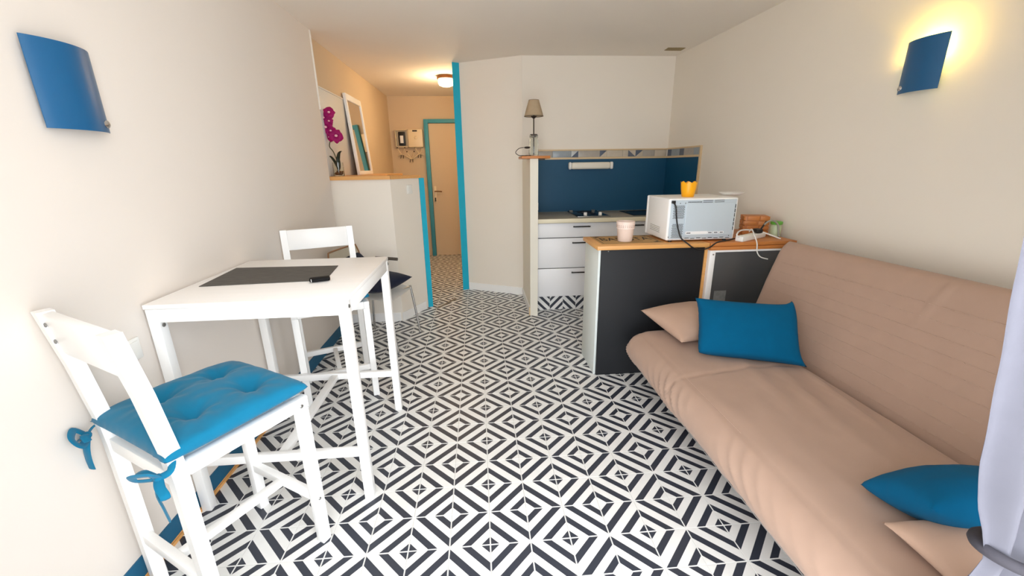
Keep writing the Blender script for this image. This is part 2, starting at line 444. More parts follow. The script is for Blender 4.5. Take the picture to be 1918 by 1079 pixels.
for k in range(len(xs) - 1):
    tone = 'ddbedcaafcda'[k]
    x0, x1 = xs[k] + .0012, xs[k + 1] - .0012
    o = obj('tile', G().box(x0, x1, 3.224 + .0015 * (k % 2), 3.239, 1.5125, 1.5775, .001), TMATS[tone], wb)
    if tone in 'ecf' and x1 - x0 < .1:
        obj('inlay', G().prism([(x0, 0), (x1, 0), (x1, .064)] if k % 2 else [(x0, .064), (x1, .064), (x1, 0)], 0, .002).xf(Matrix.Translation((0, 3.224, 1.513)) @ Matrix.Rotation(PI / 2, 4, 'X')), TMATS['c' if tone == 'e' else 'a'], o)
ys = [2.603, 2.70, 2.88, 2.965, 3.13, 3.21]
for k in range(5):
    obj('tile', rbox(ys[k] + .0012, ys[k + 1] - .0012, 1.5125, 1.5775, .014), TMATS['bdfbc'[k]], wr)

# ------------------------------------------------------------------ ceiling vent, pipes, switches on walls
t = thing('ceiling_vent', 'small stained vent grille in ceiling by the right wall', 'vent', (1.92, 2.975, H - .006))
obj('vent_plate', G().box(1.835, 2.005, 2.93, 3.02, H - .004, H - .0005, .001), M_vent, t)
for k in range(4):
    obj('slat', G().box(1.845, 1.995, 2.938 + .021 * k, 2.950 + .021 * k, H - .007, H - .004), M_vent, t)
solo('pipe', 'white cable pipe running from ceiling down the left wall', 'pipe', G().tube([(-1.276, 2.497, H - .002), (-1.274, 2.497, 1.90)], .014, 12, sub=1), M_wall, (-1.276, 2.497, 1.90))
solo('cable_duct', 'narrow white cable duct on left wall behind the orchid', 'duct', G().box(-1.334, -1.312, 2.565, 2.595, 1.367, 1.79, .003), M_plastic, (-1.32, 2.58, 1.367))
t = thing('light_switch', 'white double switch on left wall above orchid', 'switch', (-1.334, 2.63, 2.0))
obj('switch_plate', G().box(-1.334, -1.316, 2.595, 2.665, 1.955, 2.045, .004), M_plastic, t)
obj('rocker', G().box(-1.318, -1.308, 2.605, 2.628, 1.97, 2.03, .003), M_plastic, t)
obj('rocker', G().box(-1.318, -1.308, 2.632, 2.655, 1.97, 2.03, .003), M_plastic, t)
solo('wall_board', 'pale grey board on left wall between orchid and mirror', 'board', G().box(-1.334, -1.322, 2.68, 3.50, 1.3665, 2.10, .003).box(-1.334, -1.318, 2.67, 3.51, 2.10, 2.112, .002), M_panel, (-1.33, 3.0, 1.3665))
def socket(name, label, c, axis, w=.082, round_=True, cat='socket'):
    # axis: outward normal in plan
    t = thing(name, label, cat, c, math.atan2(axis[1], axis[0]) - PI / 2)
    # local +Y points out of the wall
    obj('cover_plate', G().box(-w / 2, w / 2, .0005, .009, -.041, .041, .004), M_plastic, t, local=True)
    if round_:
        obj('socket_well', G().lathe([(.022, 0), (.022, .003), (.018, .0035), (.017, .001)], (0, .0088, 0), 24, axis=(0, 1, 0)), M_offw, t, local=True)
        for sx in (-1, 1): obj('hole', G().cyl((sx * .0095, .009, 0), (sx * .0095, .0105, 0), .003, 10), M_blackp, t, local=True)
        obj('pin', G().cyl((0, .009, .010), (0, .016, .010), .0028, 10), M_steel, t, local=True)
    else:
        obj('rocker', G().box(-.028, .028, .0085, .013, -.030, .030, .003), M_plastic, t, local=True)
    return t
socket('wall_socket', 'white blank socket plate on left wall under the table corner', (-1.270, .195, .812), (1, 0), round_=False)
socket('wall_socket', 'white round wall socket low behind the chrome legged chair', (-1.135, 2.5495, .150), (0, -1))
socket('light_switch', 'white light switch on angled low wall beside blue trim', (-.648, 2.772, 1.235), (.885, -.466), round_=False, cat='switch')
t = socket('wall_socket', 'white socket with black plug at left end of blue backsplash', (.60, 3.226, 1.005), (0, -1), w=.10)
obj('plug', G().box(-.012, .042, .012, .040, -.02, .018, .008).tube([(.02, .035, -.01), (.03, .05, -.03), (.045, .045, -.045)], .004, 8), M_blackp, t, local=True)
solo('wall_hook', 'small white hook on inner side of the half wall', 'hook', G().box(.549, .562, 2.70, 2.73, 1.10, 1.20, .004), M_plastic, (.555, 2.715, 1.15))

# ------------------------------------------------------------------ hall: meter box, fuse box, hooks, ceiling lamp
t = thing('meter_box', 'open meter box with black meter on hall end wall', 'meter', (-1.13, 5.66, 1.87))
obj('box_shell', G().box(-1.245, -1.235, 5.58, 5.66, 1.74, 1.995).box(-1.065, -1.055, 5.58, 5.66, 1.74, 1.995).box(-1.245, -1.055, 5.58, 5.66, 1.985, 1.995).box(-1.245, -1.055, 5.58, 5.66, 1.74, 1.75).box(-1.245, -1.055, 5.645, 5.66, 1.74, 1.995), M_cream, t)
mt = obj('meter', G().box(-1.20, -1.10, 5.585, 5.645, 1.765, 1.965, .006), M_blackp, t)
obj('display', G().box(-1.175, -1.125, 5.578, 5.586, 1.80, 1.91, .002), M_label, mt)
t = thing('fuse_box', 'cream fuse box cover with round knob on hall end wall', 'box', (-.935, 5.66, 1.87))
obj('cover', G().box(-1.05, -.825, 5.555, 5.66, 1.735, 2.0, .012, 3), M_cream, t)
obj('slot', G().box(-.975, -.905, 5.549, 5.556, 1.965, 1.985), M_darkmetal, t)
obj('knob', G().lathe([(.026, 0), (.026, .006), (.018, .012), (.010, .013)], (-.93, 5.556, 1.875), 20, axis=(0, -1, 0)), M_cream, t)
t = thing('coat_rack', 'white wavy coat rack with six prongs on hall wall', 'coat rack', (-1.04, 5.66, 1.62))
obj('rail', G().tube([(-1.235, 5.635, 1.615), (-1.17, 5.632, 1.635), (-1.10, 5.632, 1.60), (-1.03, 5.632, 1.565), (-.96, 5.632, 1.60), (-.90, 5.632, 1.64), (-.835, 5.635, 1.62)], .014, 8, flat=.6), M_cream, t)
for x, z in ((-1.17, 1.63), (-1.03, 1.57), (-.90, 1.635)):
    for sx in (-1, 1):
        h = obj('hook', G().tube([(x, 5.63, z), (x + sx * .03, 5.60, z + .045), (x + sx * .055, 5.575, z + .10)], .006, 8), M_cream, t)
        obj('tip', G().sphere((x + sx * .056, 5.574, z + .102), .010, 10), M_darkmetal, h)
        obj('peg', G().tube([(x + sx * .018, 5.63, z - .01), (x + sx * .02, 5.60, z - .045), (x + sx * .022, 5.59, z - .055)], .005, 8), M_darkmetal, t)
t = thing('ceiling_lamp', 'lit round opal ceiling lamp with brass ring in hall', 'lamp', (-.335, 4.20, H))
obj('brass_ring', G().lathe([(.105, 0), (.108, .012), (.104, .032), (.092, .034)], (-.335, 4.20, H - .035), 36), M_brass, t)
obj('opal_glass', G().lathe([(.0005, 0), (.05, .003), (.082, .016), (.092, .035), (.094, .065), (.090, .083)], (-.335, 4.20, H - .118), 36, cap0=False), M_opal, t)
l = bpy.data.lights.new('hall_lamp_light', 'POINT'); l.energy = 4.6; l.color = (1, .72, .42); l.shadow_soft_size = .09
lo = bpy.data.objects.new('hall_lamp_light', l); COL.objects.link(lo); lo.location = (-.335, 4.20, H - .20); lo.parent = None

# ------------------------------------------------------------------ kitchen unit
t = thing('kitchen_cabinet', 'white kitchen base cabinet of three drawers under the hob', 'cabinet', (.975, 2.93, 0))
obj('side_panel', G().box(.5505, .5585, 2.66, 3.224, .15, .902), M_cab, t)
obj('carcass', G().box(.559, 1.372, 2.672, 3.224, .15, .902), M_carc, t)
def drawer(par, x0, x1, z0, z1, hx0, hx1, hz):
    d = obj('drawer', G().box(x0, x1, 2.652, 2.671, z0, z1, .002), M_cab, par)
    obj('handle', G().cyl((hx0 + .012, 2.652, hz), (hx0 + .012, 2.628, hz), .005, 8).cyl((hx1 - .012, 2.652, hz), (hx1 - .012, 2.628, hz), .005, 8)
        .bar((hx0, 2.626, hz), (hx1, 2.626, hz), .012, .012), M_blackp, d)
drawer(t, .560, 1.370, .757, .896, .905, 1.075, .862)
drawer(t, .560, 1.370, .452, .749, .900, 1.070, .705)
drawer(t, .560, 1.370, .155, .444, .900, 1.070, .405)
pk = obj('plinth', G().box(.551, 1.372, 2.690, 2.70, 0, .15), M_grout, t)
for k in range(6):
    x0 = .560 + k * .135
    low_right = k % 2 == 1
    tm = tile_mesh('tile', .135, .148, (0, 0) if not low_right else (1, 0), (.85, .92) if not low_right else (.15, .92))
    o = bpy.data.objects.new('tile', tm); COL.objects.link(o); o.parent = pk
    o.matrix_parent_inverse = Matrix.Identity(4)
    o.matrix_local = WM[t].inverted() @ Matrix.Translation((x0, 2.684, .001)) @ Matrix.Rotation(PI / 2, 4, 'X')
t = thing('kitchen_cabinet', 'white kitchen base cabinet with drawer partly hidden behind the microwave', 'cabinet', (1.70, 2.93, 0))
obj('carcass', G().box(1.378, 2.055, 2.672, 3.224, .15, .902), M_carc, t)
drawer(t, 1.382, 1.70, .757, .896, 1.44, 1.61, .862)
d = obj('door', G().box(1.382, 1.70, 2.652, 2.671, .155, .749, .002), M_cab, t)
obj('handle', G().bar((1.44, 2.626, .705), (1.61, 2.626, .705), .010, .010).cyl((1.455, 2.652, .705), (1.455, 2.626, .705), .005, 8).cyl((1.595, 2.652, .705), (1.595, 2.626, .705), .005, 8), M_blackp, d)
obj('door', G().box(1.704, 2.05, 2.652, 2.671, .155, .896, .002), M_cab, t)
obj('plinth', G().box(1.378, 2.055, 2.690, 2.70, 0, .15), M_grout, t)
t = thing('worktop', 'stone grey kitchen worktop with cream front edge', 'worktop', (1.3, 2.9, .904))
obj('slab', G().box(.551, 2.056, 2.612, 3.2245, .9035, .943, .001), M_counter, t)
obj('edge_band', G().box(.551, 2.056, 2.604, 2.612, .9035, .9432, .002), M_counter_e, t)
t = thing('hob', 'black two burner gas hob with two silver knobs on worktop', 'hob', (1.12, 2.93, .944))
obj('hob_plate', G().box(.965, 1.285, 2.70, 3.19, .9434, .953, .003), M_hob, t)
obj('front_trim', G().box(.962, 1.288, 2.688, 2.70, .9434, .953, .002), M_steel, t)
for x in (1.052, 1.202):
    obj('knob', G().lathe([(.017, 0), (.017, .026), (.013, .031)], (x, 2.75, .953), 18), M_plastic, t)
for y in (2.90, 3.08):
    b = obj('burner', G().lathe([(.075, 0), (.075, .003), (.068, .005), (.02, .005)], (1.125, y, .953), 28), M_blackp, t)
    obj('heat_ring', G().lathe([(.048, 0), (.048, .001), (.044, .001), (.044, 0)], (1.125, y, .958), 28, False, False), M_darkmetal, b)
obj('lid_hinge', G().box(.985, 1.02, 3.17, 3.189, .9531, .962), M_steel, t)
obj('lid_hinge', G().box(1.23, 1.265, 3.17, 3.189, .9531, .962), M_steel, t)
t = thing('sink', 'black inset sink on worktop right of the hob', 'sink', (1.75, 2.93, .944))
obj('rim', G().box(1.53, 1.98, 2.72, 2.735, .9434, .949, .002).box(1.53, 1.98, 3.125, 3.14, .9434, .949, .002).box(1.53, 1.545, 2.735, 3.125, .9434, .949, .002).box(1.965, 1.98, 2.735, 3.125, .9434, .949, .002), M_sink, t)
obj('basin', G().box(1.545, 1.965, 2.735, 3.125, .9434, .945), M_sink, t)
obj('faucet', G().cyl((1.93, 3.16, .9434), (1.93, 3.16, 1.02), .014).tube([(1.93, 3.16, 1.01), (1.93, 3.13, 1.06), (1.92, 3.04, 1.05), (1.915, 3.02, 1.02)], .009, 10), M_steel, t)
t = thing('strip_light', 'white tubular strip light on the blue backsplash', 'lamp', (1.2, 3.226, 1.42))
obj('back_plate', G().box(.975, 1.425, 3.212, 3.2258, 1.395, 1.455, .005), M_plastic, t)
obj('diffuser', G().box(.995, 1.412, 3.155, 3.212, 1.390, 1.460, .02, 4), M_offw, t)
obj('end_cap', G().box(.965, .996, 3.150, 3.214, 1.387, 1.463, .02, 4), M_plastic, t)
obj('end_cap', G().box(1.411, 1.442, 3.150, 3.214, 1.387, 1.463, .02, 4), M_plastic, t)

# half wall shelf and table lamp
t = thing('corner_shelf', 'small wooden shelf board on top of the half wall', 'shelf', (.53, 2.62, 1.494))
obj('board', G().box(.398, .655, 2.515, 2.80, 1.494, 1.517, .003), M_pine_d, t)
obj('bracket', G().box(.556, .62, 2.60, 2.76, 1.482, 1.4938, .002), M_brownwood, t)
LX, LY, LZ = .522, 2.64, 1.5175
t = thing('table_lamp', 'table lamp with sand shade and clear glass jar base', 'lamp', (LX, LY, LZ))
obj('glass_jar', G().lathe([(.001, .004), (.040, .0), (.043, .006), (.043, .140), (.036, .150), (.036, .158), (.040, .160), (.040, .166), (.036, .168), (.040, .172), (.040, .178), (.034, .180), (.034, .150), (.039, .138), (.039, .012), (.001, .010)], (LX, LY, LZ), 36, False, False), M_glass, t)
obj('stem', G().cyl((LX, LY, LZ + .012), (LX, LY, LZ + .36), .0055).lathe([(.006, 0), (.024, .014), (.027, .020), (.018, .022)], (LX, LY, LZ + .318), 24).lathe([(.034, 0), (.034, .006)], (LX, LY, LZ + .181), 24), M_darkmetal, t)
obj('bulb_holder', G().cyl((LX, LY, LZ + .345), (LX, LY, LZ + .385), .013), M_brass, t)
obj('lamp_shade', G().lathe([(.086, 0), (.046, .132), (.044, .132), (.084, 0)], (LX, LY, LZ + .338), 40, False, False), M_shade, t)
obj('shade_ring', G().tube([(LX + .085 * math.cos(a), LY + .085 * math.sin(a), LZ + .338) for a in (2 * PI * k / 32 for k in range(33))], .002, 6, sub=1), M_brownwood, t)
obj('shade_ring', G().tube([(LX + .045 * math.cos(a), LY + .045 * math.sin(a), LZ + .470) for a in (2 * PI * k / 32 for k in range(33))], .002, 6, sub=1), M_brownwood, t)
obj('power_cord', G().tube([(LX - .03, LY - .03, LZ + .004), (.455, 2.56, LZ + .004), (.415, 2.53, LZ + .002), (.37, 2.515, LZ + .006), (.345, 2.52, LZ + .03), (.375, 2.53, LZ + .062), (.42, 2.545, LZ + .072)], .003, 8), M_darkmetal, t)
obj('cord_switch', G().sphere((.452, 2.557, LZ + .071), .012, 14, (2.4, 1, .8)), M_darkmetal, t)

# ------------------------------------------------------------------ black fronted island cabinet
t = thing('island_cabinet', 'island cabinet with blackboard front and pine top beside the sofa', 'cabinet', (1.13, 1.47, 0))
obj('side_panel', G().box(.772, .790, 1.305, 1.640, .0, .904, .001), M_sidepanel, t)
obj('side_panel', G().box(1.482, 1.500, 1.280, 1.640, .0, .904, .001), M_pine, t)
obj('front_panel', G().box(.786, 1.480, 1.286, 1.304, .002, .904, .001), M_black, t)
for z in (.05, .45): obj('shelf', G().box(.790, 1.482, 1.304, 1.63, z, z + .018), M_sidepanel, t)
obj('top_board', G().box(.752, 1.501, 1.266, 1.645, .9045, .931, .003), M_pine, t)
obj('screw', G().cyl((.830, 1.286, .893), (.830, 1.283, .893), .004, 8), M_steel, t)

# coffee motif place mat with printed lettering
t = thing('printed_mat', 'thin brown mat with black lettering under the pink pot', 'mat', (1.0, 1.48, .932))
M_mat = mat('kraft_mat', (176, 140, 88), .75, .12, 20, .1, 200)
obj('mat_sheet', G().box(.80, 1.222, 1.335, 1.632, .9312, .9328, .0005), M_mat, t)
M_ink = mat('black_ink', (36, 28, 24), .8)
def text_mesh(name, body, size, x, y, z, w, parent, m, rx=0.0, rz=0.0, ex=.0003):
    cu = bpy.data.curves.new(name, 'FONT'); cu.body = body; cu.size = size; cu.align_x = 'CENTER'; cu.align_y = 'CENTER'; cu.extrude = ex
    tmp = bpy.data.objects.new('tmp_text', cu); COL.objects.link(tmp)
    bpy.context.view_layer.update()
    dg = bpy.context.evaluated_depsgraph_get()
    me = bpy.data.meshes.new_from_object(tmp.evaluated_get(dg)); bpy.data.objects.remove(tmp)
    bm = bmesh.new(); bm.from_mesh(me); gx = [v.co.x for v in bm.verts]; s = w / (max(gx) - min(gx))
    for v in bm.verts: v.co.x *= s
    g = G(); g.bm.free(); g.bm = bm
    g.xf(Matrix.Translation((x, y, z)) @ Matrix.Rotation(rz, 4, 'Z') @ Matrix.Rotation(rx, 4, 'X'))
    return obj(name, g, m, parent, smooth=0)
text_mesh('lettering', 'BARISTA', .15, 1.010, 1.495, .9331, .35, t, M_ink)
obj('printed_frame', G().box(.815, 1.207, 1.350, 1.354, .9328, .9332).box(.815, 1.207, 1.613, 1.617, .9328, .9332).box(.815, .819, 1.350, 1.617, .9328, .9332).box(1.203, 1.207, 1.350, 1.617, .9328, .9332), M_ink, t)
g = G()
for k in range(14):
    x = .93 + k * .0125
    g.tube([(x, 1.392, .9330), (x + .004, 1.404, .9330), (x + .009, 1.394, .9330)], .0016, 6, sub=3, flat=.3)
obj('small_print', g, M_ink, t)
def tri(g, pts): g.prism(pts, .9328, .9332)
for pts in ([(.825, 1.607), (.865, 1.607), (.825, 1.575)], [(1.197, 1.607), (1.157, 1.607), (1.197, 1.575)], [(1.197, 1.36), (1.157, 1.36), (1.197, 1.39)]):
    g = G(); tri(g, pts); obj('corner_print', g, M_ink, t, 0)

# blush flower pot
PX, PY = .985, 1.425
t = thing('flower_pot', 'blush white pot with pierced rim on the printed mat', 'pot', (PX, PY, .9334))
obj('pot_body', G().lathe([(.046, 0), (.048, .002), (.055, .082), (.058, .085), (.0605, .130), (.0615, .133), (.0585, .133), (.056, .09), (.045, .010)], (PX, PY, .9334), 40, True, True), M_pink, t)
g = G()
for k in range(26):
    a = 2 * PI * k / 26
    for dz in (.098, .108):
        g.box(-.0022, .0022, -.001, .0012, -.002, .002); vs = g.bm.verts[:] if False else None
        g.bm.verts.ensure_lookup_table()
        m = Matrix.Translation((PX + .0597 * math.cos(a), PY + .0597 * math.sin(a), .9334 + dz)) @ Matrix.Rotation(a - PI / 2, 4, 'Z')
        for v in g.bm.verts[-8:]: v.co = m @ v.co
o = obj('pierced_holes', g, mat('pot_shadow_hole', (170, 140, 128), .7), t, 0); o['kind'] = 'stuff'

# ------------------------------------------------------------------ microwave seen from behind
MX0, MX1, MY0, MY1, MZ0, MZ1 = 1.226, 1.694, 1.322, 1.655, .944, 1.216
t = thing('microwave', 'white microwave turned with its back to the room', 'microwave', (1.46, 1.49, .9315))
obj('housing', G().box(MX0, MX1, MY0 + .004, MY1, MZ0, MZ1, .010, 3), M_white, t)
bp_ = obj('back_panel', G().box(MX0 + .014, MX1 - .012, MY0, MY0 + .008, MZ0 + .008, MZ1 - .010, .002), M_mwback, t)
obj('embossed_plate', G().box(1.340, 1.672, MY0 - .006, MY0 + .002, .972, 1.186, .006, 3), M_mwback, bp_)
obj('label', G().box(1.352, 1.500, MY0 - .0072, MY0 - .0058, .984, 1.003), M_label, bp_)
M_grey = mat('grey_print', (110, 116, 122), .6)
for x0, x1 in ((1.502, 1.535), (1.541, 1.575), (1.581, 1.612)): obj('label', G().box(x0, x1, MY0 - .0072, MY0 - .0058, .985, 1.000), M_label, bp_)
for x0, x1 in ((1.507, 1.530), (1.546, 1.570), (1.586, 1.607), (1.358, 1.385)): obj('label_print', G().box(x0, x1, MY0 - .0078, MY0 - .007, .989, .996), M_grey, bp_)
g = G()
for z0, z1 in ((.962, 1.050), (1.088, 1.168)):
    r = 0; z = z0
    while z < z1:
        for k in range(9):
            x = 1.258 + k * .0082 + (.0041 if r % 2 else 0)
            g.cyl((x + .0028, MY0 - .0006, z + .0028), (x + .0028, MY0 + .001, z + .0028), .0029, 8)
        r += 1; z += .0078
o = obj('vent_holes', g, M_blackp, bp_, 0); o['kind'] = 'stuff'
g = G()
for k in range(10): g.box(1.352 + k * .0095, 1.359 + k * .0095, MY0 - .0006, MY0 + .001, 1.190, 1.195)
for x in (1.452, 1.530):
    g.box(x, x + .066, MY0 - .0006, MY0 + .001, 1.189, 1.192).box(x, x + .066, MY0 - .0006, MY0 + .001, 1.199, 1.202)
for k in range(6): g.box(1.674, 1.679, MY0 - .0006, MY0 + .001, 1.005 + k * .029, 1.028 + k * .029)
for k in range(8): g.box(1.352 + k * .040, 1.380 + k * .040, MY0 - .0006, MY0 + .001, .957 - .004 * (k % 2), .961 - .004 * (k % 2))
obj('slots', g, M_blackp, bp_, 0)['kind'] = 'stuff'
g = G()
for x, z in ((1.30, 1.186), (1.335, 1.186), (1.35, 1.174), (1.265, 1.185), (1.64, 1.18), (1.655, 1.18), (1.33, .966), (1.655, .968), (1.24, .968)): g.cyl((x, MY0 - .001, z), (x, MY0 + .001, z), .003, 10)
obj('screws', g, M_blackp, bp_, 0)['kind'] = 'stuff'
g = G()
for k in range(4): g.bar((MX0 - .0008, 1.43, .985 + .011 * k), (MX0 - .0008, 1.585, .990 + .011 * k), .0022, .0026, bevel=0)
obj('louvre', g, M_greyc, t)
obj('door', G().box(MX0, MX1, MY1, MY1 + .03, MZ0, MZ1, .008), M_white, t)
for x in (1.27, 1.65):
    for y in (1.36, 1.62): obj('foot', G().cyl((x, y, .9314), (x, y, MZ0), .012, 14), M_blackp, t)
pc = obj('power_cord', G().tube([(1.250, MY0 - .010, 1.192), (1.262, MY0 - .022, 1.165), (1.272, MY0 - .022, 1.10), (1.290, MY0 - .020, 1.03), (1.315, 1.295, .965), (1.345, 1.262, .934), (1.385, 1.254, .905), (1.44, 1.254, .892), (1.495, 1.256, .905), (1.535, 1.262, .930), (1.58, 1.285, .937), (1.64, 1.31, .937), (1.71, 1.335, .944)], .0045, 10), M_blackp, t)
obj('strain_relief', G().box(1.240, 1.262, MY0 - .016, MY0 + .002, 1.186, 1.204, .003), M_blackp, pc)
# yellow crown pot and plate on the microwave
YX, YY = 1.412, 1.455
g = G(); seg = 48; prof = [(.037, 0), (.039, .003), (.053, 1)]
rings = []
for r, zz in ((.001, .002), (.037, 0), (.039, .004), (.047, .05), (.052, None), (.0495, None), (.038, .01), (.001, .006)):
    ring = []
    for k in range(seg):
        a = 2 * PI * k / seg
        ztop = .088 + .011 * abs(math.sin(a * 4.0)) ** 1.6 * 1.1 + (.004 if (k % 12) < 3 else 0)
        z = zz if zz is not None else ztop
        ring.append(g.bm.verts.new((YX + r * math.cos(a), YY + r * math.sin(a), MZ1 + .0003 + z)))
    rings.append(ring)
for i in range(len(rings) - 1):
    for k in range(seg): g.bm.faces.new((rings[i][k], rings[i][(k + 1) % seg], rings[i + 1][(k + 1) % seg], rings[i + 1][k]))
solo('flower_pot', 'small yellow pot with crown shaped rim on the microwave', 'pot', g, M_yellow, (YX, YY, MZ1))
solo('plate', 'white plate overhanging right edge of the microwave top', 'plate', G().lathe([(.03, 0), (.05, .002), (.076, .016), (.080, .022), (.073, .020), (.048, .007), (.001, .004)], (1.735, 1.48, MZ1 + .0003), 40), M_plastic, (1.735, 1.48, MZ1))

# ------------------------------------------------------------------ fridge seen from behind with pine board
t = thing('fridge', 'small fridge with dark steel back turned to the sofa', 'fridge', (1.80, 1.53, 0))
obj('body', G().box(1.506, 2.09, 1.290, 1.80, .03, .882, .004), M_white, t)
obj('back_plate', G().box(1.545, 2.088, 1.272, 1.290, .05, .872, .002), M_fridge, t)
obj('side_rail', G().box(1.508, 1.546, 1.262, 1.291, .03, .882, .003), M_white, t)
obj('top_rail', G().box(1.546, 2.088, 1.264, 1.291, .868, .882, .002), M_white, t)
obj('label', G().box(1.575, 1.66, 1.2708, 1.2722, .525, .60), M_mark, t, label='scuffed torn sticker')
obj('screw', G().cyl((1.530, 1.262, .855), (1.530, 1.259, .855), .005, 10), M_steel, t)
for x in (1.55, 2.04):
    for y in (1.33, 1.76): obj('foot', G().cyl((x, y, 0), (x, y, .03), .02, 14), M_blackp, t)
solo('pine_board', 'orange pine board lying on top of the fridge', 'board', G().box(1.506, 2.10, 1.258, 1.80, .8825, .9055, .002).box(1.506, 2.10, 1.262, 1.80, .908, .931, .002).box(1.51, 2.095, 1.275, 1.79, .9055, .908), M_pine_d, (1.8, 1.5, .8825))
ZT = .9314
# power strip
g = G()
t = thing('power_strip', 'white extension socket lying on the fridge board', 'power strip', (1.84, 1.36, ZT), math.atan2(.16, .28))
obj('strip_body', G().box(-.155, .155, -.026, .026, 0, .036, .006, 3), M_plastic, t, local=True)
for k in range(4):
    obj('outlet', G().lathe([(.019, 0), (.019, .002), (.016, .0025), (.015, .0008)], (-.105 + .066 * k, 0, .0355), 20), M_offw, t, local=True)
obj('cord', G().tube([(-.15, 0, .03), (-.17, .01, .045), (-.10, .03, .062), (0, .035, .06), (.10, .0, .045), (.15, -.06, .02), (.16, -.12, .0)], .005, 10), M_plastic, t, local=True)
solo('white_cable', 'white cable looping down behind the sofa back', 'cable', G().tube([(1.85, 1.40, .975), (1.832, 1.352, 1.00), (1.815, 1.29, .97), (1.81, 1.247, .925), (1.815, 1.24, .87), (1.84, 1.235, .835), (1.89, 1.23, .82)], .0038, 10), M_plastic, (1.85, 1.3, .93))
solo('black_plug', 'black power plug standing in the white extension socket', 'plug', G().box(1.875, 1.925, 1.36, 1.41, .969, .999, .010).tube([(1.92, 1.39, .985), (1.95, 1.40, 1.02), (1.97, 1.41, 1.04)], .006, 10), M_blackp, (1.90, 1.385, .969))
solo('grey_cable', 'grey cable arching over right end of extension socket', 'cable', G().tube([(1.93, 1.40, .970), (1.95, 1.40, 1.02), (2.0, 1.40, 1.05), (2.05, 1.40, 1.02), (2.06, 1.39, .95), (2.062, 1.385, ZT + .006)], .006, 10), M_greyc, (2.0, 1.4, ZT))
# wooden block crate
t = thing('wooden_box', 'small orange wooden slatted box behind the extension socket', 'box', (2.000, 1.575, ZT), -.35)
obj('inner_box', G().box(-.075, .075, -.055, .055, 0, .134, .002), M_pine_d, t, local=True)
for k in range(4):
    z = .002 + k * .034
    off = .018 if k % 2 else 0
    obj('slat', G().box(-.080 + off, -.005 + off, -.063, -.0552, z, z + .029, .002), M_pine_d, t, local=True)
    obj('slat', G().box(.010 + off * .5, .080, -.063, -.0552, z, z + .029, .002), M_pine_d, t, local=True)
    obj('slat', G().box(-.083, -.0752, -.058, .0 + off, z, z + .029, .002), M_pine_d, t, local=True)
    obj('slat', G().box(-.083, -.0752, .012 + off, .058, z, z + .029, .002), M_pine_d, t, local=True)
t = thing('plastic_jar', 'pale green jar with green lid beside the wooden box', 'jar', (2.070, 1.440, ZT))
obj('jar_body', G().lathe([(.03, 0), (.034, .004), (.034, .07), (.028, .085)], (2.070, 1.440, ZT), 28), M_palegreen, t)
obj('lid', G().lathe([(.036, 0), (.038, .003), (.038, .018), (.034, .021)], (2.070, 1.440, ZT + .085), 28), M_green, t)
solo('white_carton', 'small white carton between microwave and wooden box', 'carton', G().box(1.785, 1.845, 1.56, 1.60, ZT, ZT + .085, .003), M_label, (1.81, 1.58, ZT))

# ------------------------------------------------------------------ wall lamps (curved blue sheets)
def wall_lamp(name, label, c, nrm, w, h, lit):
    # c: centre on wall, nrm: +1 faces +x, -1 faces -x
    t = thing(name, label, 'wall lamp', c)
    R = .155; half = w / 2; a0 = math.asin(half / R * .93)
    def sheet(off):
        def f(u, v):
            a = -a0 + 2 * a0 * u
            d = (math.cos(a) - math.cos(a0)) * R * 1.0 + .022
            y = half * math.sin(a) / math.sin(a0)
            return Vector((nrm * (d + off), y, -h / 2 + h * v))
        return f
    g = G(); n = 20
    A = [[g.bm.verts.new(sheet(0)(i / n, j)) for j in (0, 1)] for i in range(n + 1)]
    B = [[g.bm.verts.new(sheet(-.0025)(i / n, j)) for j in (0, 1)] for i in range(n + 1)]
    for i in range(n):
        g.bm.faces.new((A[i][0], A[i + 1][0], A[i + 1][1], A[i][1])); g.bm.faces.new((B[i][0], B[i][1], B[i + 1][1], B[i + 1][0]))
        for j in (0, 1): g.bm.faces.new((A[i][j], B[i][j], B[i + 1][j], A[i + 1][j]))
    for i in (0, n): g.bm.faces.new((A[i][0], A[i][1], B[i][1], B[i][0]))
    obj('shade_sheet', g, M_sheet, t, local=True)
    obj('mount', G().box(*(sorted((0, nrm * .03))), -.03, .03, -.05, .05, .004), M_plastic, t, local=True)
    by = .072 if nrm > 0 else .072
    dd = (math.cos(math.asin(min(1, by / half * math.sin(a0)))) - math.cos(a0)) * R + .022
    obj('button', G().lathe([(.013, 0), (.012, .006), (.006, .010), (.001, .011)], (nrm * (dd - .001), by, -h / 2 + .026), 20, axis=(nrm, 0, 0)), M_chrome, t, local=True)
    obj('arm', G().cyl((nrm * .02, 0, 0), (nrm * (.022 + R * (1 - math.cos(a0)) - .002), 0, 0), .008, 12), M_steel, t, local=True)
    if lit:
        obj('bulb', G().sphere((nrm * .024, -.015, .04), .011, 14), M_bulb, t, local=True)
        l = bpy.data.lights.new('wall_lamp_light', 'POINT'); l.energy = 1.9; l.color = (1, .66, .10); l.shadow_soft_size = .014
        o = bpy.data.objects.new('wall_lamp_light', l); COL.objects.link(o); o.location = (c[0] + nrm * .026, c[1] - .015, c[2] + .060)
    return t
wall_lamp('wall_lamp', 'unlit blue curved metal wall lamp above the white table', (xl(0), .236, 1.682), 1, .215, .246, False)
wall_lamp('wall_lamp', 'lit blue curved metal wall lamp glowing above the sofa', (xr(.76), .762, 1.870), -1, .192, .236, True)

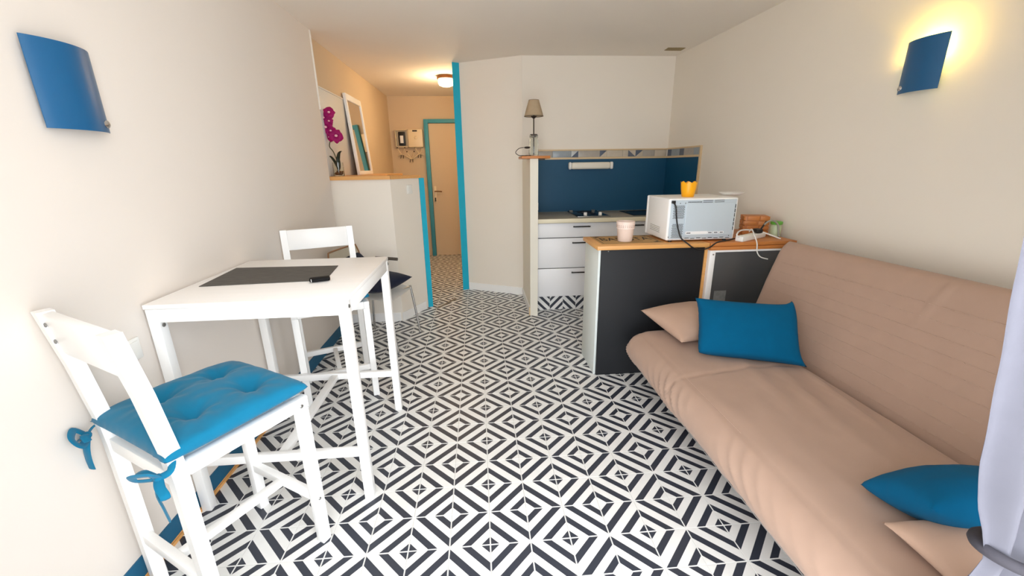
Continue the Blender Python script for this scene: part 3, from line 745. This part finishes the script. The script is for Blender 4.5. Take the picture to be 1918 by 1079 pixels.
# ------------------------------------------------------------------ mirror and orchid on the ledge
t = thing('mirror', 'tall white framed mirror leaning on left wall above the ledge', 'mirror', (-1.275, 3.64, 1.3665))
tilt = math.atan2(.055, .77)
mm = Matrix.Translation((-1.250, 3.64, 1.3668)) @ Matrix.Rotation(-tilt, 4, 'Y')
obj('frame', G().box(-.018, .012, -.285, -.252, 0, .80, .003).box(-.018, .012, .252, .285, 0, .80, .003).box(-.018, .012, -.252, .252, 0, .04, .003).box(-.018, .012, -.252, .252, .74, .80, .003).xf(mm), M_white, t)
obj('mirror_glass', G().box(-.012, .002, -.253, .253, .039, .741).xf(mm), M_mirror, t)
OX, OY = -1.262, 2.74
t = thing('orchid', 'magenta artificial orchid in glass vase on the wooden ledge', 'plant', (OX, OY, 1.3665))
obj('vase', G().lathe([(.001, .003), (.044, 0), (.048, .006), (.046, .12), (.043, .12), (.044, .010), (.001, .008)], (OX, OY, 1.3667), 32, False, False), M_glass, t)
g = G()
for k in range(40):
    a = random.uniform(0, 2 * PI); r = .034 * math.sqrt(random.random())
    g.sphere((OX + r * math.cos(a), OY + r * math.sin(a), 1.385 + .03 * random.random()), random.uniform(.007, .011), 8, (1, 1.2, .8))
o = obj('pebbles', g, M_pebble, t); o['kind'] = 'stuff'
stem = [(OX, OY, 1.40), (OX - .004, OY, 1.50), (OX - .025, OY, 1.58), (OX - .052, OY, 1.625), (OX - .036, OY, 1.68), (OX - .02, OY, 1.72), (OX - .028, OY, 1.79), (OX - .035, OY, 1.85), (OX - .008, OY, 1.90)]
obj('stem', G().tube(stem, .0042, 8).tube([(OX - .035, OY, 1.845), (OX - .005, OY - .01, 1.865), (OX + .018, OY - .012, 1.87)], .003, 8), M_stem, t)
def leaf(pts, w):
    g = G(); P = catmull([Vector(p) for p in pts], 6); n = len(P)
    rows = []
    for i, p in enumerate(P):
        s = i / (n - 1); ww = w * math.sin(PI * min(1, .12 + .88 * s) ** .9) * (1 - .15 * s)
        tdir = (P[min(i + 1, n - 1)] - P[max(i - 1, 0)]).normalized(); side = tdir.cross(Vector((.3, -1, .1))).normalized()
        rows.append([g.bm.verts.new(p - side * ww + Vector((0, -.006, 0))), g.bm.verts.new(p), g.bm.verts.new(p + side * ww + Vector((0, -.006, 0)))])
    for i in range(n - 1):
        for k in range(2): g.bm.faces.new((rows[i][k], rows[i][k + 1], rows[i + 1][k + 1], rows[i + 1][k]))
    bmesh.ops.solidify(g.bm, geom=g.bm.faces[:], thickness=.0012)
    return g
obj('leaf', leaf([(OX, OY, 1.42), (OX + .008, OY - .004, 1.50), (OX + .028, OY - .01, 1.565), (OX + .058, OY - .015, 1.585)], .017), M_leaf, t)
obj('leaf', leaf([(OX, OY, 1.43), (OX - .018, OY - .006, 1.49), (OX - .045, OY - .01, 1.535), (OX - .066, OY - .012, 1.54)], .012), M_leaf, t)
obj('leaf', leaf([(OX + .002, OY, 1.42), (OX + .012, OY + .01, 1.46), (OX + .018, OY + .02, 1.52)], .012), M_leaf, t)
def flower(c, face, r, roll):
    q = Vector((0, 0, 1)).rotation_difference(Vector(face).normalized()).to_matrix() @ Matrix.Rotation(roll, 3, 'Z')
    g = G(); c = Vector(c)
    for k in range(5):
        a = 2 * PI * k / 5; w = .62 if k in (1, 4) else .42
        rows = []
        for i in range(6):
            s = i / 5; rad = r * (.12 + .88 * s); ww = r * w * math.sin(PI * (.15 + .80 * s)) * 1.05
            z = .18 * r * math.sin(s * PI) - .1 * r * s
            rows.append([g.bm.verts.new(c + q @ (Matrix.Rotation(a, 3, 'Z') @ Vector((rad, dy * ww, z - abs(dy) * .06 * r)))) for dy in (-1, -.5, 0, .5, 1)])
        for i in range(5):
            for j in range(4): g.bm.faces.new((rows[i][j], rows[i + 1][j], rows[i + 1][j + 1], rows[i][j + 1]))
    bmesh.ops.solidify(g.bm, geom=g.bm.faces[:], thickness=.001)
    f = obj('flower', g, M_petal, t, 60)
    obj('flower_lip', G().sphere(c + q @ Vector((0, 0, .012)), r * .22, 10, (1, 1, .8)), M_petal_c, f)
for c, fc, r, ro in [((OX - .012, OY - .02, 1.905), (.25, -1, .2), .052, .3), ((OX - .058, OY - .022, 1.86), (-.25, -1, .15), .057, 1.2), ((OX - .022, OY - .028, 1.835), (.5, -1, 0), .042, .7),
                     ((OX - .05, OY - .026, 1.785), (-.2, -1, .05), .063, .2), ((OX - .018, OY - .02, 1.755), (.4, -1, .15), .050, .9), ((OX - .032, OY - .012, 1.705), (-.3, -1, -.2), .046, .5), ((OX + .022, OY - .022, 1.712), (.45, -1, .1), .064, 1.4)]:
    flower(c, fc, r, ro)

# ------------------------------------------------------------------ white bar table
t = thing('bar_table', 'white square bar table against the left wall', 'table', (-.898, .654, 0))
obj('tabletop', G().box(-1.2565, -.515, .278, 1.032, .9385, .957, .003), M_tabletop, t)
legs = [(-.536, .301), (-1.2335, .301), (-.536, 1.009), (-1.2335, 1.009)]
for x, y in legs: obj('leg', G().box(x - .020, x + .020, y - .020, y + .020, 0, .9375, .003), M_white, t)
obj('apron', G().box(-1.2135, -.556, .283, .300, .884, .9375, .002), M_white, t)
obj('apron', G().box(-1.2135, -.556, 1.010, 1.027, .884, .9375, .002), M_white, t)
obj('apron', G().box(-.534, -.517, .321, .989, .884, .9375, .002), M_white, t)
obj('apron', G().box(-1.2525, -1.2355, .321, .989, .884, .9375, .002), M_white, t)
obj('stretcher', G().box(-1.2135, -.556, .288, .314, .226, .264, .002), M_white, t)
obj('stretcher', G().box(-1.2135, -.556, .996, 1.022, .226, .264, .002), M_white, t)
obj('stretcher', G().box(-.905, -.867, .314, .996, .232, .258, .002), M_white, t)
for (x, y), s in zip(legs, (1, -1, 1, -1)):
    obj('bolt', G().lathe([(.008, 0), (.008, .003), (.005, .005)], (x + .0195 * s, y + (-.008 if y < .5 else .008), .918), 12, axis=(s, 0, 0)), M_steel, t)
obj('bolt', G().lathe([(.008, 0), (.008, .003), (.005, .005)], (-1.205, .2885, .874), 12, axis=(1, 0, -.1)), M_steel, t)
g = G().prism([(-1.2, .515), (-.686, .548), (-.722, .832), (-1.228, .852)], .9573, .9597)
solo('placemat', 'dark grey woven placemat on the white bar table', 'placemat', g, M_mat_dark, (-.96, .69, .9575), 0)
t = thing('key_fob', 'black key fob with silver edge beside the woven placemat', 'key fob', (-.705, .535, .9605), .35)
obj('fob_body', G().box(-.042, .042, -.021, .021, .0, .016, .007, 3), M_fob, t, local=True)
obj('fob_band', G().box(-.036, -.032, -.0214, .0214, .001, .0153, .002).box(-.036, -.033, -.0216, -.0200, .0045, .0065, .0005), M_chrome, t, local=True)
obj('fob_button', G().box(-.012, .004, -.005, .005, .0145, .0158, .0005), M_steel, t, local=True)

# ------------------------------------------------------------------ white bar chairs
def build_chair(loc, rz, label):
    t = thing('bar_chair', label, 'chair', loc, rz, 'white bar chairs')
    L = dict(parent=t, local=True)
    hx, hy, s = .197, .192, .019
    for sx in (-1, 1):
        obj('leg', G().box(sx * hx - s, sx * hx + s, hy - s, hy + s, 0, .604, .003), M_white, t, local=True)
        # rear leg runs on as the leaning back post
        prof = [(-hy, 0), (-hy, .60), (-hy - .004, .70), (-hy - .022, .88), (-hy - .048, 1.062)]
        g = G(); rings = []
        for y, z in prof:
            rings.append([g.bm.verts.new((sx * hx + dx * s, y + dy * s, z)) for dx, dy in ((-1, -1), (1, -1), (1, 1), (-1, 1))])
        for i in range(len(rings) - 1):
            for k in range(4): g.bm.faces.new((rings[i][k], rings[i][(k + 1) % 4], rings[i + 1][(k + 1) % 4], rings[i + 1][k]))
        g.bm.faces.new(rings[0][::-1]); g.bm.faces.new(rings[-1])
        es = [e for e in g.bm.edges if len(e.link_faces) == 2 and e.calc_face_angle(0) > .8]
        bmesh.ops.bevel(g.bm, geom=es, offset=.003, segments=2, affect='EDGES', profile=.5)
        obj('leg', g, M_white, t, local=True)
        obj('seat_rail', G().box(sx * .200 - .016, sx * .200 + .016, -.172, .214, .605, .650, .003), M_white, t, local=True)
        for z in (1.025, .972):
            y = -hy - .040 - .019 + (1.025 - z) * .14
            obj('bolt', G().lathe([(.007, 0), (.007, .002), (.004, .004)], (sx * (hx - .020), y + .003, z), 12, axis=(0, -1, 0)), M_steel, t, local=True)
        obj('bolt', G().lathe([(.007, 0), (.007, .002), (.004, .004)], (sx * (.216), .185, .620), 12, axis=(sx, 0, 0)), M_steel, t, local=True)
        obj('bolt', G().lathe([(.006, 0), (.006, .002), (.004, .004)], (sx * (hx + s), hy - .002, .21), 12, axis=(sx, 0, 0)), M_steel, t, local=True)
    obj('seat_rail', G().box(-.184, .184, .180, .212, .605, .650, .003), M_white, t, local=True)
    obj('seat_rail', G().box(-.178, .178, -.205, -.178, .575, .622, .003), M_white, t, local=True)
    obj('seat', G().box(-.184, .184, -.176, .180, .622, .646, .003), M_white, t, local=True)
    g = G().box(-.178, .178, -.015, .011, -.064, .064, .003)
    g.xf(Matrix.Translation((0, -hy - .0355, .996)) @ Matrix.Rotation(math.atan2(.026, .18), 4, 'X'))
    obj('backrest', g, M_white, t, local=True)
    obj('stretcher', G().box(-.178, .178, hy - .014, hy + .014, .195, .230, .003), M_white, t, local=True)
    obj('stretcher', G().box(-.178, .178, -hy - .014, -hy + .014, .195, .230, .003), M_white, t, local=True)
    obj('stretcher', G().box(-.014, .014, -hy + .014, hy - .014, .198, .227, .003), M_white, t, local=True)
    return t
near_loc, near_rz = (-.935, .028, 0), math.radians(-31)
far_loc, far_rz = (-.972, 1.298, 0), math.radians(-157.5)
chair = build_chair(near_loc, near_rz, 'white bar chair nearest the camera, its back to us')
dup(chair, far_loc, far_rz, 'white bar chair at the far side of the table, facing us')

# seat pads
def pillow(w, d, th, n=28, p=.45, ear=.10, seed=0, wr=.004, tufts=(), tuft_d=.02, sag=0.0, ears=None):
    g = G(); top = {}; bot = {}
    for i in range(n + 1):
        for j in range(n + 1):
            u, v = -1 + 2 * i / n, -1 + 2 * j / n
            u = math.sin(u * PI / 2) * .35 + u * .65; v = math.sin(v * PI / 2) * .35 + v * .65
            x = w / 2 * u * (1 - ear * (1 - v * v) * u * u); y = d / 2 * v * (1 - ear * (1 - u * u) * v * v)
            e = max(0, (1 - u * u) * (1 - v * v)) ** p
            nz = noise.noise(Vector((u * 2.3 + seed, v * 2.3, seed * .7))) + .5 * noise.noise(Vector((u * 6 + seed, v * 6, 3 + seed)))
            h = th / 2 * e + wr * nz * e
            for tx, ty in tufts:
                dd = math.hypot(x - tx, y - ty); ang = math.atan2(y - ty, x - tx)
                h -= tuft_d * math.exp(-(dd / .030) ** 2) * e
                h -= tuft_d * .55 * math.exp(-(dd / .075) ** 2) * e + tuft_d * .10 * math.exp(-(dd / .10) ** 2) * (1 + math.cos(ang * 9 + seed)) * e * min(1, dd / .03)
            edge = i in (0, n) or j in (0, n)
            for (su, sv), off in (ears or {}).items():
                q = max(0, u * su) ** 5 * max(0, v * sv) ** 5
                x += off[0] * q; y += off[1] * q; h += off[2] * q * (0 if edge else 1)
            if edge:
                # puckers along the seam
                x += wr * .5 * noise.noise(Vector((u * 9, v * 9, seed))); y += wr * .5 * noise.noise(Vector((u * 9, v * 9, seed + 5)))
            top[i, j] = g.bm.verts.new((x, y, h)); bot[i, j] = top[i, j] if edge else g.bm.verts.new((x, y, -th / 2 * e * (1 - sag)))
    for i in range(n):
        for j in range(n):
            g.bm.faces.new((top[i, j], top[i + 1, j], top[i + 1, j + 1], top[i, j + 1]))
            q_ = (bot[i, j], bot[i, j + 1], bot[i + 1, j + 1], bot[i + 1, j])
            if len(set(q_)) == 4:
                try: g.bm.faces.new(q_)
                except ValueError: pass
    return g
def frame_m(c, xdir, ydir):
    x = Vector(xdir).normalized(); z = x.cross(Vector(ydir)).normalized(); y = z.cross(x)
    m = Matrix((x, y, z)).transposed().to_4x4(); m.translation = Vector(c); return m
def build_pad(loc, rz, label):
    t = thing('seat_pad', label, 'cushion', (loc[0], loc[1], .647), rz, 'blue tufted seat pads')
    g = pillow(.445, .440, .128, 52, .30, .02, 1.3, .008, ((-.095, -.085), (.095, -.085), (-.095, .095), (.095, .095)), .034, .5)
    g.xf(Matrix.Translation((0, .000, .036)))
    obj('pad', g, M_teal2, t, 80, local=True)
    for sx in (-1, 1):
        k = Vector((sx * .212, -.238, .000))
        g = G().tube([(sx * .195, -.190, .034), (sx * .228, -.215, .012), tuple(k)], .009, 8, flat=.4)
        g.tube([k, k + Vector((sx * .010, -.020, .028)), k + Vector((-sx * .03, -.040, .022)), k + Vector((-sx * .045, -.03, -.004)), k + Vector((-sx * .015, -.008, -.006)), k], .011, 8, flat=.28)
        g.tube([k, k + Vector((sx * .020, -.010, -.012)), k + Vector((sx * .044, -.012, -.030)), k + Vector((sx * .040, -.012, -.042)), k + Vector((sx * .012, -.006, -.022)), k], .011, 8, flat=.28)
        g.tube([k, k + Vector((-sx * .004, -.012, -.04)), k + Vector((sx * .012, -.012, -.085)), k + Vector((sx * .020, -.010, -.125))], .0125, 8, flat=.22)
        g.tube([k, k + Vector((-sx * .03, -.014, .018)), k + Vector((-sx * .06, -.016, .008))], .009, 8, flat=.25)
        g.sphere(k, .012, 10)
        obj('tie', g, M_teal2, t, local=True)
    return t
pad = build_pad(near_loc, near_rz, 'blue tufted seat pad with bows on nearest bar chair')
dup(pad, (far_loc[0], far_loc[1], .647), far_rz, 'blue seat pad on the bar chair across the table')

# ------------------------------------------------------------------ chrome legged shell chair with navy cushions
CF = Vector((.965, -.262, 0)).normalized(); cang = math.atan2(CF.y, CF.x) - PI / 2      # local +Y = facing
cl = (-.868, 2.085, 0)
t = thing('shell_chair', 'white shell chair on chrome legs between far bar chair and low wall', 'chair', cl, cang)
def seat_f(u, v):
    x = -.225 + .45 * u; y = -.21 + .43 * v
    return Vector((x * (1 - .10 * abs(2 * v - 1) ** 4), y * (1 - .06 * abs(2 * u - 1) ** 4), .445 - .018 * math.sin(PI * u) * math.sin(PI * v) - .02 * max(0, v - .8) / .2))
g = G().grid(seat_f, 18, 18); bmesh.ops.solidify(g.bm, geom=g.bm.faces[:], thickness=.012)
obj('seat', g, M_white, t, local=True)
def back_f(u, v):
    x = -.22 + .44 * u; r = .05
    zz = .56 + .24 * v
    xx = x * (1 - .12 * max(0, v - .7) / .3 * abs(2 * u - 1) ** 6)
    return Vector((xx, -.235 - .035 * v - .02 * (1 - (2 * u - 1) ** 2), zz))
g = G().grid(back_f, 18, 10); bmesh.ops.solidify(g.bm, geom=g.bm.faces[:], thickness=.010)
bk = obj('backrest', g, M_offw, t, local=True)
edge = [back_f(0, i / 8) for i in range(9)] + [back_f(i / 12, 1) for i in range(1, 13)] + [back_f(1, 1 - i / 8) for i in range(1, 9)]
obj('backrest_edge', G().tube(edge, .0068, 8, sub=1), M_plyedge, bk, local=True)
for sx in (-1, 1):
    obj('leg', G().tube([(sx * .12, .16, .425), (sx * .205, .19, .430), (sx * .218, .200, .405), (sx * .222, .250, .02)], .0095, 10, sub=5).cyl((sx * .222, .250, .0), (sx * .222, .250, .03), .012, 12), M_chrome, t, local=True)
    obj('leg', G().tube([(sx * .12, -.14, .425), (sx * .205, -.165, .430), (sx * .216, -.172, .405), (sx * .222, -.195, .02)], .0095, 10, sub=5).cyl((sx * .222, -.195, .0), (sx * .222, -.195, .03), .012, 12), M_chrome, t, local=True)
    obj('arm_tube', G().tube([(sx * .205, -.165, .432), (sx * .236, -.21, .47), (sx * .242, -.22, .60), (sx * .242, -.18, .652), (sx * .242, -.10, .660), (sx * .242, .0, .660)], .0085, 10), M_chrome, t, local=True)
    obj('armrest', G().tube([(sx * .242, .085, .668), (sx * .242, .0, .672), (sx * .242, -.12, .676)], .014, 12), M_brownwood, t, local=True)
obj('back_support', G().tube([(-.10, -.12, .425), (-.10, -.23, .45), (-.10, -.262, .60)], .009, 10).tube([(.10, -.12, .425), (.10, -.23, .45), (.10, -.262, .60)], .009, 10), M_chrome, t, local=True)
g = pillow(.42, .40, .15, 28, .5, .06, 4.1, .004).xf(frame_m((-.87, 2.12, .520), (.85, -.55, .02), (.50, .85, .06)))
solo('cushion', 'navy cushion lying on white shell chair, its tip towards the doorway', 'cushion', g, M_navy, (-.80, 2.13, .45), 80)
g = pillow(.42, .38, .12, 28, .5, .08, 6.2, .004).xf(frame_m((-1.03, 2.17, .585), (.35, .93, .10), (-.62, .25, .68)))
solo('cushion', 'navy cushion propped against backrest of the white shell chair', 'cushion', g, M_navy, (-1.03, 2.17, .45), 80)

# ------------------------------------------------------------------ sofa
SY0, SY1 = -.69, 1.10
def n3(x, y, z): return noise.noise(Vector((x, y, z)))
prof = [(1.688, .28), (1.674, .340), (1.667, .386), (1.652, .408), (1.62, .418), (1.55, .427), (1.40, .432), (1.25, .432), (1.12, .430), (1.03, .424), (.968, .408), (.925, .375), (.905, .335), (.905, .295), (.925, .255), (.955, .225), (1.00, .205), (1.10, .20), (1.30, .20), (1.5, .20), (1.66, .205), (1.685, .24)]
P2 = catmull([Vector((a, 0, b)) for a, b in prof], 5)
def seat_surface():
    g = G(); ny = 150; rows = []
    for j in range(ny + 1):
        s = j / ny; y = SY0 + (SY1 - SY0) * s
        dist = min(y - SY0, SY1 - y)
        endr = .075
        k = 1.0 if dist > endr else math.sqrt(max(0, 1 - (1 - dist / endr) ** 2))
        row = []
        for q_ in P2:
            cx, cz = 1.30, .315
            x, z = q_.x, q_.z
            # rounded ends
            z2 = cz + (z - cz) * (.30 + .70 * k); x2 = x + (max(0, 1.25 - x)) * (1 - k) * .33
            top = max(0, min(1, (z - .395) / .03)); front = max(0, min(1, (1.03 - x) / .10))
            dz = 0
            # lengthwise folds on the seat top, creases around the transverse seam
            fold = math.sin((x * 1.0 - y * .16) * 46 + 1.5 * n3(x * 3, y * 2, 1)) * .5 + .5
            fw = max(0, min(1, (x - 1.18) / .2)) * (1 - max(0, min(1, (x - 1.60) / .08)))
            dz += .022 * fold ** 4 * fw * max(0, .45 + .8 * n3(x * 2, y * 1.7, 4)) * top
            dz += .008 * n3(x * 5, y * 3.5, 2) * top + .004 * n3(x * 14, y * 6, 5) * top
            seam = math.exp(-((y - .50 - .02 * math.sin(x * 5)) / .010) ** 2)
            dz -= .006 * seam * max(top, front)
            seam2 = math.exp(-((x - .992 - .004 * n3(0, y * 5, 0)) / .009) ** 2)
            dz -= .004 * seam2 * top
            # soft diagonal wrinkles on the front face
            w = (math.sin(y * 78 - z * 62 - x * 30 + 5 * n3(y * 2, z * 4, 7)) * .5 + .5) ** 7
            dx = -.018 * w * front * max(0, .35 + 1.0 * n3(y * 3, z * 3, 9)) * max(.3, min(1, (y + .45) / .6)) - .005 * n3(y * 6, z * 5, 3) * front
            row.append(g.bm.verts.new((x2 + dx * k, y, z2 + dz * k)))
        rows.append(row)
    for j in range(ny):
        for i in range(len(P2) - 1): g.bm.faces.new((rows[j][i], rows[j + 1][i], rows[j + 1][i + 1], rows[j][i + 1]))
        g.bm.faces.new((rows[j][-1], rows[j + 1][-1], rows[j + 1][0], rows[j][0]))
    g.bm.faces.new(rows[0]); g.bm.faces.new(rows[-1][::-1])
    return g
t = thing('sofa_bed', 'taupe covered sofa bed along the right wall', 'sofa', (1.45, .23, 0))
seat = obj('seat', seat_surface(), M_fabric, t, 80)
# backrest slab: left end, right end cross sections (front bottom, front top, back top, back bottom)
def back_surface():
    g = G(); ny = 120; rows = []
    for j in range(ny + 1):
        s = j / ny; y = SY0 + (SY1 + .005 - SY0) * s
        dist = min(y - SY0, SY1 + .005 - y); endr = .035
        k = 1.0 if dist > endr else math.sqrt(max(0, 1 - (1 - dist / endr) ** 2))
        e = (SY1 - y) / (SY1 - SY0)                        # 0 at the far (left) end
        bx, bz = 1.688 + .015 * e, .315
        tx, tz = 1.862 + .115 * e + .02 * math.sin(PI * e), .975 + .006 * e
        dirv = Vector((tx - bx, 0, tz - bz)).normalized(); nrm = Vector((dirv.z, 0, -dirv.x)); ln = math.hypot(tx - bx, tz - bz)
        th = .135
        pr = [(0, .05), (.006, .02), (.03, .006), (.12, -.004), (.30, -.008), (.50, -.006), (.70, -.003), (.85, .004), (.93, .014), (.975, .032), (.998, .06), (1.0, .09), (.985, .118), (.95, th), (.7, th), (.4, th), (.1, th), (0, th - .02)]
        pr = catmull([Vector((a, b, 0)) for a, b in pr], 4)
        row = []
        for a in pr:
            u, w = a.x, a.y
            w2 = .06 + (w - .06) * (.45 + .55 * k)
            wr = .0045 * n3(u * 4, y * 3, 11) + .002 * n3(u * 12, y * 9, 2)
            # slanting crease near the right
            cr = y - (.20 + .10 * (1 - u)); amp = max(0, min(1, (u - .55) / .3))
            wr -= .007 * math.exp(-(cr / .012) ** 2) * amp * (1 if w < .05 else .3)
            p = Vector((bx, y, bz)) + dirv * (u * ln) + nrm * (w2 + (wr if w < .08 else 0))
            row.append(g.bm.verts.new(p))
        rows.append(row)
    n = len(rows[0])
    for j in range(ny):
        for i in range(n): g.bm.faces.new((rows[j][i], rows[j + 1][i], rows[j + 1][(i + 1) % n], rows[j][(i + 1) % n]))
    g.bm.faces.new(rows[0]); g.bm.faces.new(rows[-1][::-1])
    return g
back = obj('backrest', back_surface(), M_fabric, t, 80)
# rows of short pale stitches on the backrest
g = G()
def back_pt(u, y, off=-.0075):
    e = (SY1 - y) / (SY1 - SY0); bx, bz = 1.688 + .015 * e, .315; tx, tz = 1.862 + .115 * e + .02 * math.sin(PI * e), .975 + .006 * e
    dirv = Vector((tx - bx, 0, tz - bz)); ln = dirv.length; dirv.normalize(); nrm = Vector((dirv.z, 0, -dirv.x))
    bow = -.006 - .003 * math.sin(PI * min(1, u * 1.2)) if u < .72 else -.003
    wr = .0045 * n3(u * 4, y * 3, 11) + .002 * n3(u * 12, y * 9, 2)
    return Vector((bx, y, bz)) + dirv * (u * ln) + nrm * (bow + wr - .0008)
for r in range(9):
    u = .14 + r * .083; y = SY0 + .06 + .03 * (r % 3)
    while y < SY1 - .08:
        ps = [back_pt(u, y), back_pt(u, y + .016), back_pt(u, y + .032)]
        g.tube(ps, .0011, 5, sub=1); y += .048
o = obj('stitching', g, M_stitch, back, 0); o['kind'] = 'stuff'
g = G(); y = .02
pts = []
for k in range(34): pts.append((.9905, .03 + k * .0136, .4195))
for k in range(0, 33): g.tube([pts[k], (Vector(pts[k]) * .25 + Vector(pts[k + 1]) * .75)], .0011, 5, sub=1)
obj('seam_thread', g, M_stitch, seat, 0)
obj('base_frame', G().box(1.08, 1.12, SY0 + .10, SY1 - .10, .155, .198, .004).box(1.64, 1.68, SY0 + .10, SY1 - .10, .155, .198, .004).box(1.12, 1.64, SY0 + .10, SY0 + .14, .155, .198, .004).box(1.12, 1.64, SY1 - .14, SY1 - .10, .155, .198, .004), M_darkmetal, t)
for x in (1.13, 1.65):
    for y in (SY0 + .16, SY1 - .16): obj('leg', G().cyl((x, y, 0), (x, y, .156), .022, 16), M_darkmetal, t)
for y in (SY0 + .25, SY1 - .25): obj('back_bracket', G().bar((1.68, y, .18), (1.93, y, .60), .04, .012), M_darkmetal, t)

# sofa cushions
g = pillow(.485, .315, .15, 40, .30, .035, 2.2, .004, ears={(1, 1): (-.022, .030, .01), (1, -1): (.026, -.006, 0), (-1, 1): (-.012, .012, 0), (-1, -1): (.012, .010, 0)}).xf(frame_m((1.402, .655, .573), (.445, -.178, .0), (.065, .16, .215)))
solo('cushion', 'petrol blue oblong cushion leaning at far end of the sofa', 'cushion', g, M_teal, (1.40, .65, .44), 80)
g = pillow(.44, .40, .15, 30, .5, .10, 3.3, .004).xf(frame_m((1.268, .985, .512), (.96, .22, .02), (-.20, .95, .14)))
solo('cushion', 'beige cushion tucked behind the blue oblong cushion', 'cushion', g, M_pillow_b, (1.27, .98, .44), 80)
g = pillow(.49, .25, .18, 34, .46, .03, 5.5, .004).xf(frame_m((1.385, -.448, .520), (.985, -.17, .0), (.14, .86, -.48)))
solo('cushion', 'petrol blue cushion half hidden by the curtain', 'cushion', g, M_teal, (1.35, -.37, .44), 80)
g = pillow(.46, .25, .10, 30, .5, .08, 8.3, .004).xf(frame_m((1.300, -.585, .480), (.99, -.03, .02), (.02, .98, .03)))
solo('cushion', 'beige cushion beside the curtain, under the blue cushion', 'cushion', g, M_pillow_b, (1.28, -.52, .44), 80)

# ------------------------------------------------------------------ curtain with dark tie
CK = [(2.34, 0.661, 1.5), (2.0, 0.686, 1.47), (1.7, 0.716, 1.42), (1.45, 0.746, 1.37), (1.25, 0.776, 1.31), (1.1, 0.803, 1.25), (0.95, 0.836, 1.19), (0.85, 0.863, 1.135), (0.78, 0.887, 1.1), (0.735, 0.899, 1.08), (0.7, 0.889, 1.09), (0.62, 0.861, 1.11), (0.45, 0.831, 1.17), (0.25, 0.816, 1.21), (0.04, 0.811, 1.23)]
def ck(z):
    for a, b in zip(CK, CK[1:]):
        if a[0] >= z >= b[0]:
            s = (a[0] - z) / (a[0] - b[0]); s = s * s * (3 - 2 * s) * .3 + s * .7
            return a[1] + (b[1] - a[1]) * s, a[2] + (b[2] - a[2]) * s
    return CK[-1][1:]
def cf(u, v):
    z = 2.34 - 2.30 * v; a, b = ck(z)
    pinch = math.exp(-((z - .735) / .10) ** 2)
    amp = .026 * (1 - .6 * pinch)
    y = -.750 + amp * math.sin(u * PI * 9 + .5 * math.sin(z * 2.2)) * (.4 + .6 * min(1, u * 6)) + .010 * n3(u * 4, z * 3, 1)
    return Vector((a + (b - a) * u, y - .01 * pinch, z))
t = thing('curtain', 'pale lavender grey curtain gathered at right edge', 'curtain', (1.1, -.735, .04))
g = G().grid(cf, 90, 110); bmesh.ops.solidify(g.bm, geom=g.bm.faces[:], thickness=.002)
obj('cloth', g, M_curtain, t, 80)
g = G(); loop = []
for k in range(37):
    a = 2 * PI * k / 36
    loop.append((.994 + .091 * math.cos(a), -.752 + .049 * math.sin(a), .722 - .026 * math.cos(a)))
g.tube(loop, .011, 10, sub=2)
g.tube([(1.075, -.752, .694), (1.25, -.765, .70), (1.42, -.790, .74)], .010, 10)
obj('tieback', g, M_rope, t)
solo('curtain_rod', 'white curtain rod above the balcony opening', 'curtain rod', G().cyl((-1.15, -.735, 2.352), (2.15, -.735, 2.352), .012, 16), M_white, (.5, -.735, 2.352))
